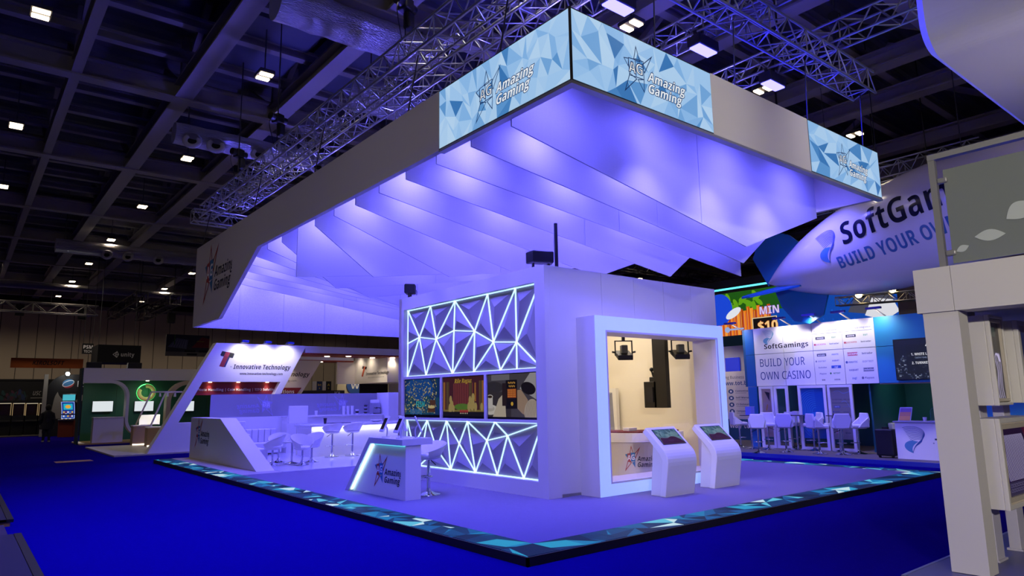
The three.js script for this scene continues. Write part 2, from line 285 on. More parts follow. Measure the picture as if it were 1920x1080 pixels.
// ------------------------------------------------------------------ the canopy
const HB = 5.65, cc = atY(1072, 150, HB), XL = cc.x, ZF = cc.z, HT = atX(1064, 14, XL).y, XR = atZ(1654, 372, ZF).x, ZB = atX(361, 614, XL).z, TIP = atX(361, 614, XL).y;
const fabricMat = new THREE.MeshStandardMaterial({ color: 0xe6e5e4, roughness: 0.8, map: fabricGrain.clone() });
fabricMat.map.repeat.set(6, 6); fabricMat.map.needsUpdate = true;
{
  const c = thing('exhibition_canopy', 'huge hanging canopy frame with grey fascia and glowing blue crystal lightboxes', 'canopy', [(XL + XR) / 2, TIP, (ZF + ZB) / 2]);
  const fascia = M(0xd6cfc8, 0.8);
  const zl = atX(823, 277, XL).z, x1 = atZ(1338, 243, ZF).x, x2 = atZ(1521, 316, ZF).x;
  const E = atX(410, 597, XL), F = atX(483, 461.5, XL);
  const T = 0.1;
  part('fascia_panel', prismX([[zl, HB], [zl, HT], [ZB, HT], [ZB, TIP], [E.z, E.y], [F.z, HB]], XL, XL + T), fascia, c, 'grey fabric fascia with a dropped, slanted end');
  part('fascia_panel', bx(x1, x2, HB, HT, ZF - T, ZF), fascia, c, 'plain grey fascia between two lightboxes');
  part('fascia_panel', bx(XR - T, XR, HB, HT, ZF - T, ZB), fascia, c);
  part('fascia_panel', bx(XL + T, XR, TIP, HT, ZB, ZB + T), fabricMat, c, 'white drop panel at the far end of the canopy');
  for (const px of [450, 533, 610, 682]) { const q = atZ(px, 590, ZB + T); part('panel_seam', bx(q.x - 0.03, q.x + 0.03, TIP, 5.6, ZB + T, ZB + T + 0.015), M(0xd2d1d2, 0.7), c); }
  // lightboxes
  const blues = ['#a4cdf6', '#b0d4f7', '#9ac6f3', '#b9daf9', '#90bff0', '#aad0f6', '#86b8ec', '#b4d7f8', '#76abe2', '#5f9ad6', '#4a88c8', '#3c7abc'];
  const art = (len, h, nx, ny, ex, ey, es, w = Math.round(h * len / (HT - HB))) => canvasTexture(w, h, (g) => { g.fillStyle = '#b4d6f4'; g.fillRect(0, 0, w, h); facets(g, w, h, nx, ny, () => blues[Math.floor(Math.pow(rnd(), 1.7) * 11.99)]); emblem(g, ex * w, ey * h, es * h, 'outline'); });
  const box = (label, tex, geo, shell) => { const m = part('lightbox', shell, M(0x3a3a40, 0.4, { metalness: 0.6 }), c, label); part('lightbox_print', geo, screenMat(tex, 0.86), m); };
  box('glowing blue crystal lightbox on the long side, beside the corner', art(ZF - zl, 420, 15, 4, 0.53, 0.50, 0.46), faceX(zl + 0.02, ZF - 0.02, HB + 0.02, HT - 0.02, XL - 0.006), bx(XL, XL + T, HB, HT, zl, ZF));
  box('glowing blue crystal lightbox on the front, beside the corner', art(x1 - XL, 420, 13, 4, 0.53, 0.47, 0.46), faceZ(XL + 0.02, x1 - 0.01, HB + 0.02, HT - 0.02, ZF + 0.006), bx(XL + T, x1, HB, HT, ZF - T, ZF));
  box('glowing blue crystal lightbox at the far front end', art(XR - x2, 420, 9, 4, 0.56, 0.5, 0.44), faceZ(x2 + 0.01, XR - 0.02, HB + 0.02, HT - 0.02, ZF + 0.006), bx(x2, XR, HB, HT, ZF - T, ZF));
  part('roof_sheet', bx(XL + 0.12, XR - 0.12, 6.55, 6.57, ZB + 0.12, ZF - 0.12), fabricMat, c, 'white roof sheet over the baffles');
  const trimMat = M(0x9a9aa4, 0.4, { metalness: 0.4 });
  part('bottom_trim', bx(XL - 0.01, XL + 0.1, HB - 0.04, HB, zl, ZF + 0.01), trimMat, c); part('bottom_trim', bx(XL + 0.1, XR + 0.01, HB - 0.04, HB, ZF - 0.1, ZF + 0.01), trimMat, c);
  part('corner_trim', bx(XL - 0.012, XL + 0.012, HB, HT, ZF - 0.012, ZF + 0.012), M(0x26221e, 0.5), c);
  // emblem on the slanted end
  const logo = canvasTexture(768, 448, (g) => emblem(g, 400, 214, 250, 'colour'));
  const a = atX(376, 574, XL - 0.006), b = atX(436, 470, XL - 0.006);
  part('emblem_print', faceX(a.z, b.z, a.y, a.y + (b.z - a.z) * 0.62, XL - 0.006), decal(logo), c, 'red and blue star emblem with a name');
  // the lightboxes shine outwards
  areaLight(XL - 0.05, (HB + HT) / 2, (zl + ZF) / 2, XL - 5, (HB + HT) / 2, (zl + ZF) / 2, ZF - zl, HT - HB, new THREE.Color().setRGB(0.5, 0.75, 1), 0.5);
  areaLight((XL + x1) / 2, (HB + HT) / 2, ZF + 0.05, (XL + x1) / 2, (HB + HT) / 2, ZF + 5, x1 - XL, HT - HB, new THREE.Color().setRGB(0.5, 0.75, 1), 0.5);
}
// hanging fabric baffles: each a vertical sheet across the canopy whose low point steps from side to side
const XA = XL + 0.1, XB = XR - 0.1, STEP = (XB - XA) / 6, ZI = (i) => -1.24 - 0.97 * i;
{
  const ORD = ['first', 'second', 'third', 'fourth', 'fifth', 'sixth', 'seventh', 'eighth', 'ninth', 'tenth', 'eleventh', 'twelfth', 'thirteenth', 'fourteenth', 'fifteenth', 'sixteenth'];
  const can = M(0x1d1d22, 0.5), lens = glow(0x9a92ff, 3, 0xffffff);
  let lampProto = null;
  const lowX = (i) => { const k = ((i + 10) % 12); return XA + STEP * (k <= 6 ? k : 12 - k) + 0; };   // i = 2 at the far side, i = 8 at the near side
  for (let i = 0; i < 16; i++) {
    const z = ZI(i), k = (((i - 8) % 12) + 12) % 12, xl = XA + STEP * (k <= 6 ? k : 12 - k), yl = 4.52, ys = 5.52, t = 0.025;
    const b = thing('canopy_baffle', 'white fabric sheet hanging under the canopy, ' + ORD[i] + ' behind the front lightboxes', 'baffle', [(XA + XB) / 2, yl, z], 'hanging canopy baffles');
    const line = (x) => x <= xl ? (xl - XA < 0.01 ? yl : ys + (yl - ys) * (x - XA) / (xl - XA)) : (XB - xl < 0.01 ? yl : yl + (ys - yl) * (x - xl) / (XB - xl));
    const xs = XA + (XB - XA) * 0.505, cut = 0.018;
    const piece = (a, c) => { const P = [[a, 6.45], [a, line(a)]]; if (xl > a + 0.02 && xl < c - 0.02) P.push([xl, yl]); P.push([c, line(c)], [c, 6.45]); part('fabric_panel', planarUV(prismZ(P, z - t / 2, z + t / 2)), fabricMat, b); };
    piece(XA + 0.01, xs - cut); piece(xs + cut, XB - 0.01);
    part('seam_strip', prismZ([[xs - cut, 6.45], [xs - cut, line(xs - cut)], [xs + cut, line(xs + cut)], [xs + cut, 6.45]], z - t / 2 - 0.004, z + t / 2 - 0.008), M(0xcfcfd2, 0.6), b);
    // lamps in the bay in front of this sheet, and behind the last one
    for (const [f, back] of [[0.11, 0], [0.37, 0], [0.63, 0], [0.89, 0], ...(i === 15 ? [[0.08, 1], [0.32, 1], [0.56, 1], [0.8, 1]] : [])]) {
      const x = XA + (XB - XA) * f + (i % 2 ? 0.3 : -0.3), lz = back ? ZB + 0.75 : z + (i ? 0.55 : 1.05);
      if (!lampProto) {
        lampProto = thing('canopy_spotlight', 'small dark spotlight tucked up between the canopy baffles', 'spotlight', [x, 6.3, lz], 'spotlights between the canopy baffles');
        part('can', cyl(x, 6.32, 6.52, lz, 0.06, 12), can, lampProto); part('lamp_lens', cyl(x, 6.305, 6.322, lz, 0.05, 12), lens, lampProto); part('yoke', bx(x - 0.008, x + 0.008, 6.5, 6.548, lz - 0.02, lz + 0.02), can, lampProto);
      } else copyOf(lampProto, x, 6.3, lz);
      spot(x, 6.28, lz, x, i ? 0 : 4.6, i ? lz - 0.3 : z, VIOLET, CANOPY_POWER * (back ? 1.5 : 1), 1.5, 0.7, 6);
    }
  }
}
// ------------------------------------------------------------------ the games room box
const BX = 2.88, BZ = -2.87, BZ1 = -7.86, BX1 = 7.86, BTOP = 4.03;
{
  const r = thing('games_room', 'tall white box room with faceted side wall and glowing window frame', 'booth room', [(BX + BX1) / 2, PT, (BZ + BZ1) / 2]);
  const wallW = M(0xdad8da, 0.5), inner = M(0xefe4cd, 0.7);
  const H = (z0, z1, y0, y1) => [[z0, y0], [z1, y0], [z1, y1], [z0, y1]];
  part('side_wall', prismX(H(BZ1, BZ, PT, BTOP), BX, BX + 0.12, [H(-7.66, -3.13, 2.26, 3.76), H(-7.66, -3.13, 0.36, 1.33), H(-7.63, -6.16, 1.38, 2.2), H(-6.09, -4.64, 1.38, 2.2), H(-4.57, -3.13, 1.38, 2.2)]), wallW, r);
  part('side_wall_lining', bx(BX + 0.24, BX + 0.3, PT, BTOP - 0.05, BZ1, BZ - 0.05), inner, r);
  // front wall (faces +z) around the projecting window block
  const W0 = 3.62, W1 = 7.36, WT = 3.15, o0 = 3.9, o1 = 7.13, oy0 = 0.33, oy1 = 2.87, ZW = -2.4;
  const seams = [BX + 0.118, 4.3, 5.2, 6.1, 7.0, BX1];
  for (let i = 0; i < 5; i++) part('wall_panel', bx(seams[i] + 0.003, seams[i + 1] - 0.003, WT, BTOP, BZ - 0.12, BZ), wallW, r);
  part('wall_panel', bx(BX + 0.12, W0, PT, WT, BZ - 0.12, BZ), wallW, r); part('wall_panel', bx(W1, BX1, PT, WT, BZ - 0.12, BZ), wallW, r);
  part('rear_wall', bx(BX, BX1, PT, BTOP, BZ1, BZ1 + 0.12), inner, r); part('end_wall', bx(BX1 - 0.12, BX1, PT, BTOP, BZ - 0.12, BZ1 + 0.12), inner, r);
  part('roof', bx(BX + 0.12, BX1 - 0.12, BTOP - 0.1, BTOP - 0.02, BZ - 0.12, BZ1 + 0.12), inner, r);
  part('room_floor', bx(BX + 0.3, BX1 - 0.12, PT, PT + 0.05, BZ, BZ1 + 0.12), M(0xcdbfae, 0.5), r);
  // projecting block: sides, top, glowing frame, reveal, glass
  part('window_block_side', bx(W0, W0 + 0.04, PT, WT, BZ, ZW - 0.02), wallW, r); part('window_block_side', bx(W1 - 0.04, W1, PT, WT, BZ, ZW - 0.02), wallW, r);
  part('window_block_top', bx(W0 + 0.04, W1 - 0.04, WT - 0.04, WT, BZ, ZW - 0.02), wallW, r);
  const R = (x0, x1, y0, y1) => [[x0, y0], [x1, y0], [x1, y1], [x0, y1]];
  const frameGlow = glow(0x86a8ff, 0.78, 0xbfc6da);
  part('light_frame', prismZ(R(W0, W1, PT + 0.003, WT), ZW - 0.02, ZW, [R(o0, o1, oy0, oy1)]), frameGlow, r, 'glowing pale blue acrylic window surround');
  const rev = M(0xc9c4d6, 0.5);
  part('window_reveal', bx(o0 - 0.03, o0, oy0, oy1, BZ - 0.12, ZW + 0.004), rev, r); part('window_reveal', bx(o1, o1 + 0.03, oy0, oy1, BZ - 0.12, ZW + 0.004), rev, r);
  part('window_reveal', bx(o0 - 0.03, o1 + 0.03, oy1, oy1 + 0.03, BZ - 0.12, ZW + 0.004), rev, r); part('window_reveal', bx(o0 - 0.03, o1 + 0.03, oy0 - 0.03, oy0, BZ - 0.12, ZW + 0.004), rev, r);
  const pane = new THREE.MeshPhysicalMaterial({ color: 0xffffff, roughness: 0.02, transmission: 1, thickness: 0, ior: 1.5 });
  const xm = [o0, (o0 * 2 + o1) / 3, (o0 + o1 * 2) / 3, o1];
  for (let i = 0; i < 3; i++) part('glass_pane', faceZ(xm[i] + 0.003, xm[i + 1] - 0.003, oy0, oy1, ZW - 0.06), pane, r);
  for (const [x, y, w, h] of [[(W0 + o0) / 2, (PT + WT) / 2, o0 - W0, WT - PT], [(o1 + W1) / 2, (PT + WT) / 2, W1 - o1, WT - PT], [(o0 + o1) / 2, (oy1 + WT) / 2, o1 - o0, WT - oy1], [(o0 + o1) / 2, (PT + oy0) / 2, o1 - o0, oy0 - PT]]) areaLight(x, y, ZW + 0.03, x, y, ZW + 3, w, h, new THREE.Color().setRGB(0.3, 0.45, 1), 0.7);
  // room light: a ceiling panel
  part('ceiling_lamp_panel', bx(4.2, 7.2, BTOP - 0.16, BTOP - 0.12, -6.3, -4.0), glow(0xfff0d2, 1.5, 0xffffff), r);
  areaLight(5.7, BTOP - 0.18, -5.1, 5.7, 0, -5.1, 3.0, 2.3, new THREE.Color().setRGB(1, 0.9, 0.76), 2.5);
  part('wall_pilaster', bx(6.9, 7.2, PT, BTOP - 0.1, BZ1 + 0.12, BZ1 + 0.5), inner, r);
  part('shelf_line', bx(5.6, 6.6, 2.16, 2.19, BZ1 + 0.12, BZ1 + 0.14), M(0x8d8478, 0.6), r);
}
// relief panels of three-sided pyramids with light strips in the grooves
function reliefPanel(label, nodes, tris, frame) {
  const q = (n) => nodes[n], base = BX + 0.13, back = BX + 0.2;
  const zs = Object.values(nodes).map(p => p.z), ys = Object.values(nodes).map(p => p.y), z0 = Math.min(...zs), z1 = Math.max(...zs), y0 = Math.min(...ys), y1 = Math.max(...ys);
  const t = thing('relief_panel', label, 'wall panel', [base, y0, (z0 + z1) / 2]);
  part('backing', bx(base, back, y0, y1, z0, z1), M(0x55535a, 0.6), t);
  const grey = M(0xa6a4ac, 0.7), strips = new Set(), lit = glow(0xb4dcff, 1.3, 0xffffff);
  for (const [a, b, c] of tris) {
    const A = q(a), B = q(b), C = q(c), la = B.distanceTo(C), lb = A.distanceTo(C), lc = A.distanceTo(B), s = la + lb + lc;
    const cen = A.clone().add(B).add(C).multiplyScalar(1 / 3), inc = A.clone().multiplyScalar(la / s).addScaledVector(B, lb / s).addScaledVector(C, lc / s);
    const apex = cen.clone().lerp(inc, 0.5); const area = V().crossVectors(B.clone().sub(A), C.clone().sub(A)).length() / 2; apex.x = base - Math.min(0.11, 2 * area / s * 0.55); const P = [A, B, C].map(p => V(base, p.y, p.z)), pos = [];
    for (let i = 0; i < 3; i++) for (const v of [P[i], P[(i + 1) % 3], apex]) pos.push(v.x, v.y, v.z);
    const g = new THREE.BufferGeometry(); g.setAttribute('position', new THREE.BufferAttribute(new Float32Array(pos), 3)); g.setAttribute('uv', new THREE.BufferAttribute(new Float32Array(18), 2));
    g.computeVertexNormals(); if (g.attributes.normal.getX(0) > 0) { for (let i = 0; i < 9; i += 3) for (const at of [g.attributes.position]) { const x = at.getX(i), y = at.getY(i), z = at.getZ(i); at.setXYZ(i, at.getX(i + 1), at.getY(i + 1), at.getZ(i + 1)); at.setXYZ(i + 1, x, y, z); } g.computeVertexNormals(); }
    part('pyramid', g, grey, t);
    for (const [u, w] of [[a, b], [b, c], [c, a]]) { const key = [u, w].sort().join('-'); if (!strips.has(key)) { strips.add(key); part('led_strip', bar(V(base - 0.012, q(u).y, q(u).z), V(base - 0.012, q(w).y, q(w).z), 0.016, 0.03, V(1, 0, 0)), lit, t); } }
  }
  return t;
}
{
  const up = (u, v) => atX(740 + u / 5.686, 520 + v / 5.686, BX + 0.11), lo = (u, v) => atX(740 + u / 4.911, 690 + v / 4.911, BX + 0.11);
  const zL = -7.66, zR = -3.13;
  const fix = (n, y0, y1) => { for (const [k, p] of Object.entries(n)) { if (/^t|^T/.test(k)) p.y = y1; if (/^b|^B/.test(k)) p.y = y0; if (/L$/.test(k)) p.z = zL; if (/R$/.test(k)) p.z = zR; } return n; };
  const U = fix({ TL: up(105, 370), TR: up(1480, 65), BR: up(1492, 948), BL: up(103, 1055), t1: up(380, 318), t2: up(640, 250), t3: up(988, 182), t4: up(1285, 112), mL: up(110, 710), m1: up(262, 640), m2: up(440, 660), m3: up(630, 568), m4: up(850, 575), m5: up(1050, 690), m6: up(1297, 690), b1: up(332, 1035), b2: up(615, 1010), b3: up(840, 990), b4: up(1125, 970), b5: up(1300, 958) }, 2.27, 3.75);
  reliefPanel('upper grey pyramid relief panel with glowing strips, above the three screens', U, [['TL', 'mL', 'm1'], ['TL', 'm1', 't1'], ['t1', 'm1', 'm2'], ['t1', 'm2', 't2'], ['t2', 'm2', 'm3'], ['t2', 'm3', 'm4'], ['t2', 'm4', 't3'], ['t3', 'm4', 'm5'], ['t3', 'm5', 't4'], ['t4', 'm5', 'm6'], ['t4', 'm6', 'TR'], ['TR', 'm6', 'BR'], ['mL', 'BL', 'm1'], ['m1', 'BL', 'b1'], ['m1', 'b1', 'm2'], ['m2', 'b1', 'b2'], ['m2', 'b2', 'm3'], ['m3', 'b2', 'm4'], ['m4', 'b2', 'b3'], ['m4', 'b3', 'm5'], ['m5', 'b3', 'b4'], ['m5', 'b4', 'm6'], ['m6', 'b4', 'b5'], ['m6', 'b5', 'BR']]);
  const D = fix({ TL: lo(88, 487), TR: lo(1303, 512), BR: lo(1308, 1030), BL: lo(88, 890), t1: lo(298, 490), t2: lo(475, 495), t3: lo(668, 500), t4: lo(920, 507), n0: lo(170, 720), n1: lo(385, 750), n2: lo(593, 697), n3: lo(847, 668), n4: lo(1037, 623), b1: lo(228, 905), b2: lo(515, 935), b3: lo(742, 960), b4: lo(943, 985), b5: lo(1187, 1012) }, 0.37, 1.32);
  reliefPanel('lower grey pyramid relief panel with glowing strips, below the three screens', D, [['TL', 'n0', 't1'], ['TL', 'BL', 'n0'], ['n0', 'BL', 'b1'], ['t1', 'n0', 'b1'], ['t1', 'b1', 'n1'], ['t1', 'n1', 't2'], ['n1', 'b1', 'b2'], ['t2', 'n1', 'b2'], ['t2', 'b2', 'n2'], ['t2', 'n2', 't3'], ['n2', 'b2', 'b3'], ['t3', 'n2', 'b3'], ['t3', 'b3', 'n3'], ['t3', 'n3', 't4'], ['n3', 'b3', 'b4'], ['n3', 'n4', 't4'], ['n3', 'b4', 'n4'], ['t4', 'n4', 'TR'], ['n4', 'b4', 'b5'], ['n4', 'b5', 'TR'], ['TR', 'b5', 'BR']]);
}
// ------------------------------------------------------------------ screens in the side wall
{
  const wallScreen = (label, z0, z1, tex) => {
    const t = thing('wall_screen', label, 'screen', [BX + 0.06, 1.38, (z0 + z1) / 2]);
    const body = part('bezel', bx(BX + 0.025, BX + 0.1, 1.38, 2.2, z0, z1), M(0x0b0b0c, 0.3), t);
    part('display', faceX(z0 + 0.02, z1 - 0.02, 1.42, 2.185, BX + 0.021), screenMat(tex, 0.5), body);
    return t;
  };
  const W = 768, H = 432;
  const gold = canvasTexture(W, H, (g) => {
    g.fillStyle = '#17386f'; g.fillRect(0, 0, W, H); g.fillStyle = '#1d4f9a'; g.beginPath(); g.ellipse(330, 110, 300, 150, 0, 0, 7); g.fill();
    g.fillStyle = '#23506e'; for (let i = 0; i < 26; i++) { g.beginPath(); g.ellipse(rnd() * W, 260 + rnd() * 170, 30 + rnd() * 60, 20 + rnd() * 50, rnd() * 3, 0, 7); g.fill(); }
    g.fillStyle = '#2b5d3c'; g.fillRect(690, 0, 10, 200); for (let i = 0; i < 330; i++) { const y = Math.pow(rnd(), 0.8) * 400; g.fillStyle = ['#c8b070', '#e2cd92', '#9c8a5a', '#77745e'][i % 4]; g.beginPath(); g.ellipse(rnd() * 700, y, 4 + rnd() * 7, 3 + rnd() * 9, rnd() * 3, 0, 7); g.fill(); }
    g.fillStyle = '#5a3a30'; g.fillRect(560, 250, 120, 60); g.fillRect(520, 330, 150, 60); g.fillStyle = '#d9c48a'; g.beginPath(); g.ellipse(595, 330, 74, 18, 0, 0, 7); g.fill();
    g.font = 'bold 92px sans-serif'; g.fillStyle = '#3cc0c4'; g.fillText('FISH', 250, 330); g.fillStyle = '#4a86c0'; for (let i = 0; i < 9; i++) g.fillRect(130 + i * 30, 350 + (i % 3) * 6, 16, 62);
    g.fillStyle = '#0d1320'; g.fillRect(0, 420, W, 12);
  });
  const stage = canvasTexture(W, H, (g) => {
    g.fillStyle = '#4a2430'; g.fillRect(0, 0, W, H);
    for (let x = 200; x < 560; x += 22) { g.fillStyle = (x / 22) & 1 ? '#7c3a3e' : '#6a3036'; g.fillRect(x, 70, 22, 250); }
    for (const x of [60, 500, 680]) { g.fillStyle = '#5a4632'; g.fillRect(x, 50, 60, 330); g.fillStyle = '#6e573c'; g.fillRect(x + 14, 50, 10, 330); }
    g.fillStyle = '#a06a34'; g.fillRect(0, 50, 40, 330); g.fillRect(735, 50, 33, 330); g.fillRect(600, 70, 30, 200);
    g.fillStyle = '#5d7f33'; g.beginPath(); g.ellipse(370, 330, 150, 36, 0, 0, 7); g.fill(); g.fillStyle = '#8a7a3c'; g.fillRect(0, 362, W, 20); g.fillStyle = '#b09a5e';
    for (const [x, y, r] of [[150, 250, 38], [170, 310, 46], [140, 350, 50], [205, 350, 34], [520, 260, 40], [575, 230, 40], [560, 300, 60], [500, 330, 44], [620, 330, 40], [730, 330, 36]]) { g.beginPath(); g.ellipse(x, y, r * 0.7, r * 1.2, 0, 0, 7); g.fill(); }
    g.fillStyle = '#1c1a22'; g.fillRect(0, 385, W, 47); g.fillStyle = '#c0243c'; for (let i = 0; i < 5; i++) g.fillRect(330 + i * 32, 362, 20, 30);
    g.fillStyle = '#e0d6b8'; for (let i = 0; i < 5; i++) g.fillRect(332 + i * 32, 394, 14, 12);
    g.fillStyle = '#d8b040'; g.font = 'italic bold 62px serif'; g.fillText('Rile Ragaz', 220, 66);
  });
  const phone = canvasTexture(W, H, (g) => {
    g.fillStyle = '#4d4850'; g.fillRect(0, 0, W, H); g.fillStyle = '#77747c'; g.fillRect(60, 0, 300, 60); g.fillStyle = '#38343a'; g.beginPath(); g.ellipse(90, 130, 160, 60, 0, 0, 7); g.fill();
    g.fillStyle = '#3b3539'; g.fillRect(0, 180, 380, 252); g.fillStyle = '#d6cfc6'; g.beginPath(); g.ellipse(40, 360, 135, 52, 0, 0, 7); g.fill(); g.fillStyle = '#b9b1a8'; g.beginPath(); g.ellipse(30, 350, 80, 28, 0, 0, 7); g.fill();
    g.fillStyle = '#cfc8c2'; g.fillRect(-10, 225, 90, 120); g.beginPath(); g.ellipse(35, 225, 50, 22, 0, 0, 7); g.fill(); g.fillStyle = '#3c2a20'; g.beginPath(); g.ellipse(35, 226, 38, 14, 0, 0, 7); g.fill();
    g.fillStyle = '#a9a5a8'; g.beginPath(); g.moveTo(520, 150); g.lineTo(680, 0); g.lineTo(768, 0); g.lineTo(768, 260); g.closePath(); g.fill(); g.fillStyle = '#1c181c'; g.beginPath(); g.ellipse(650, 150, 110, 60, 0.2, 0, 7); g.fill();
    g.fillStyle = '#c7b9a5'; g.beginPath(); g.moveTo(80, 432); g.lineTo(180, 250); g.lineTo(240, 210); g.lineTo(290, 300); g.lineTo(300, 432); g.closePath(); g.fill();
    g.fillStyle = '#a58a76'; g.beginPath(); g.moveTo(430, 170); g.lineTo(540, 160); g.lineTo(640, 260); g.lineTo(700, 432); g.lineTo(560, 400); g.lineTo(440, 320); g.closePath(); g.fill();
    g.fillStyle = '#b9aa9c'; g.beginPath(); g.ellipse(690, 370, 100, 120, 0.5, 0, 7); g.fill(); g.strokeStyle = '#8d8076'; g.lineWidth = 5; for (let i = 0; i < 7; i++) { g.beginPath(); g.moveTo(600 + i * 22, 430); g.lineTo(640 + i * 22, 270); g.stroke(); }
    g.fillStyle = '#17141a'; g.fillRect(300, 60, 180, 290); g.fillStyle = '#2c2024'; g.fillRect(240, 90, 70, 230); g.fillStyle = '#b0562a'; g.fillRect(325, 150, 140, 90); g.fillStyle = '#e2903e'; for (let i = 0; i < 20; i++) g.fillRect(332 + (i % 5) * 26, 156 + Math.floor(i / 5) * 21, 16, 12);
    g.fillStyle = '#d8a048'; for (let i = 0; i < 6; i++) { g.fillRect(338 + i * 20, 78 + (i % 2) * 4, 12, 18); g.fillRect(350 + i * 17, 112 + (i % 2) * 5, 10, 18); } g.fillStyle = '#e0b040'; g.beginPath(); g.arc(398, 300, 20, 0, 7); g.fill();
  });
  wallScreen('wall screen showing gold coins falling through blue water', -7.62, -6.17, gold);
  wallScreen('wall screen showing a theatre stage with red curtain', -6.08, -4.65, stage);
  wallScreen('wall screen showing a hand holding a phone beside coffee', -4.56, -3.14, phone);
}
// ------------------------------------------------------------------ loudspeakers on top of the room
{
  const blk = M(0x101216, 0.45);
  const speaker = (label, x, z, y, turn, w, pole) => {
    const t = thing('loudspeaker', label, 'loudspeaker', [x, y, z]); t.rotation.y = turn;
    const o = V(x, y, z), L = (g) => g.translate(o.x, o.y, o.z);
    part('cabinet', L(prismY([[-w / 2, -0.1], [w / 2, -0.1], [w / 2 - 0.05, 0.13], [-w / 2 + 0.05, 0.13]], 0.12, 0.34, null, 0.015)), blk, t);
    part('grille', L(bx(-w / 2 + 0.02, w / 2 - 0.02, 0.14, 0.32, -0.108, -0.1)), M(0x1b1f2c, 0.8), t);
    for (const s of [-1, 1]) part('foot', L(bx(s * w * 0.3 - 0.015, s * w * 0.3 + 0.015, 0, 0.125, -0.03, 0.03)), blk, t);
    if (pole) part('pole', L(bx(w / 2 - 0.02, w / 2 + 0.03, 0, pole, 0.1, 0.15)), blk, t);
    else part('cable', L(wire([V(0.1, 0.25, 0.1), V(0.28, 0.22, 0.12), V(0.34, 0.02, 0.1)], 0.008)), blk, t);
    return t;
  };
  speaker('black loudspeaker on a tall pole at the corner of the white room', 3.2, -3.3, BTOP, -0.35, 0.5, 0.86);
  speaker('small black loudspeaker with a cable at the far end of the white room', 3.06, -7.7, BTOP, 0.9, 0.3, 0);
}
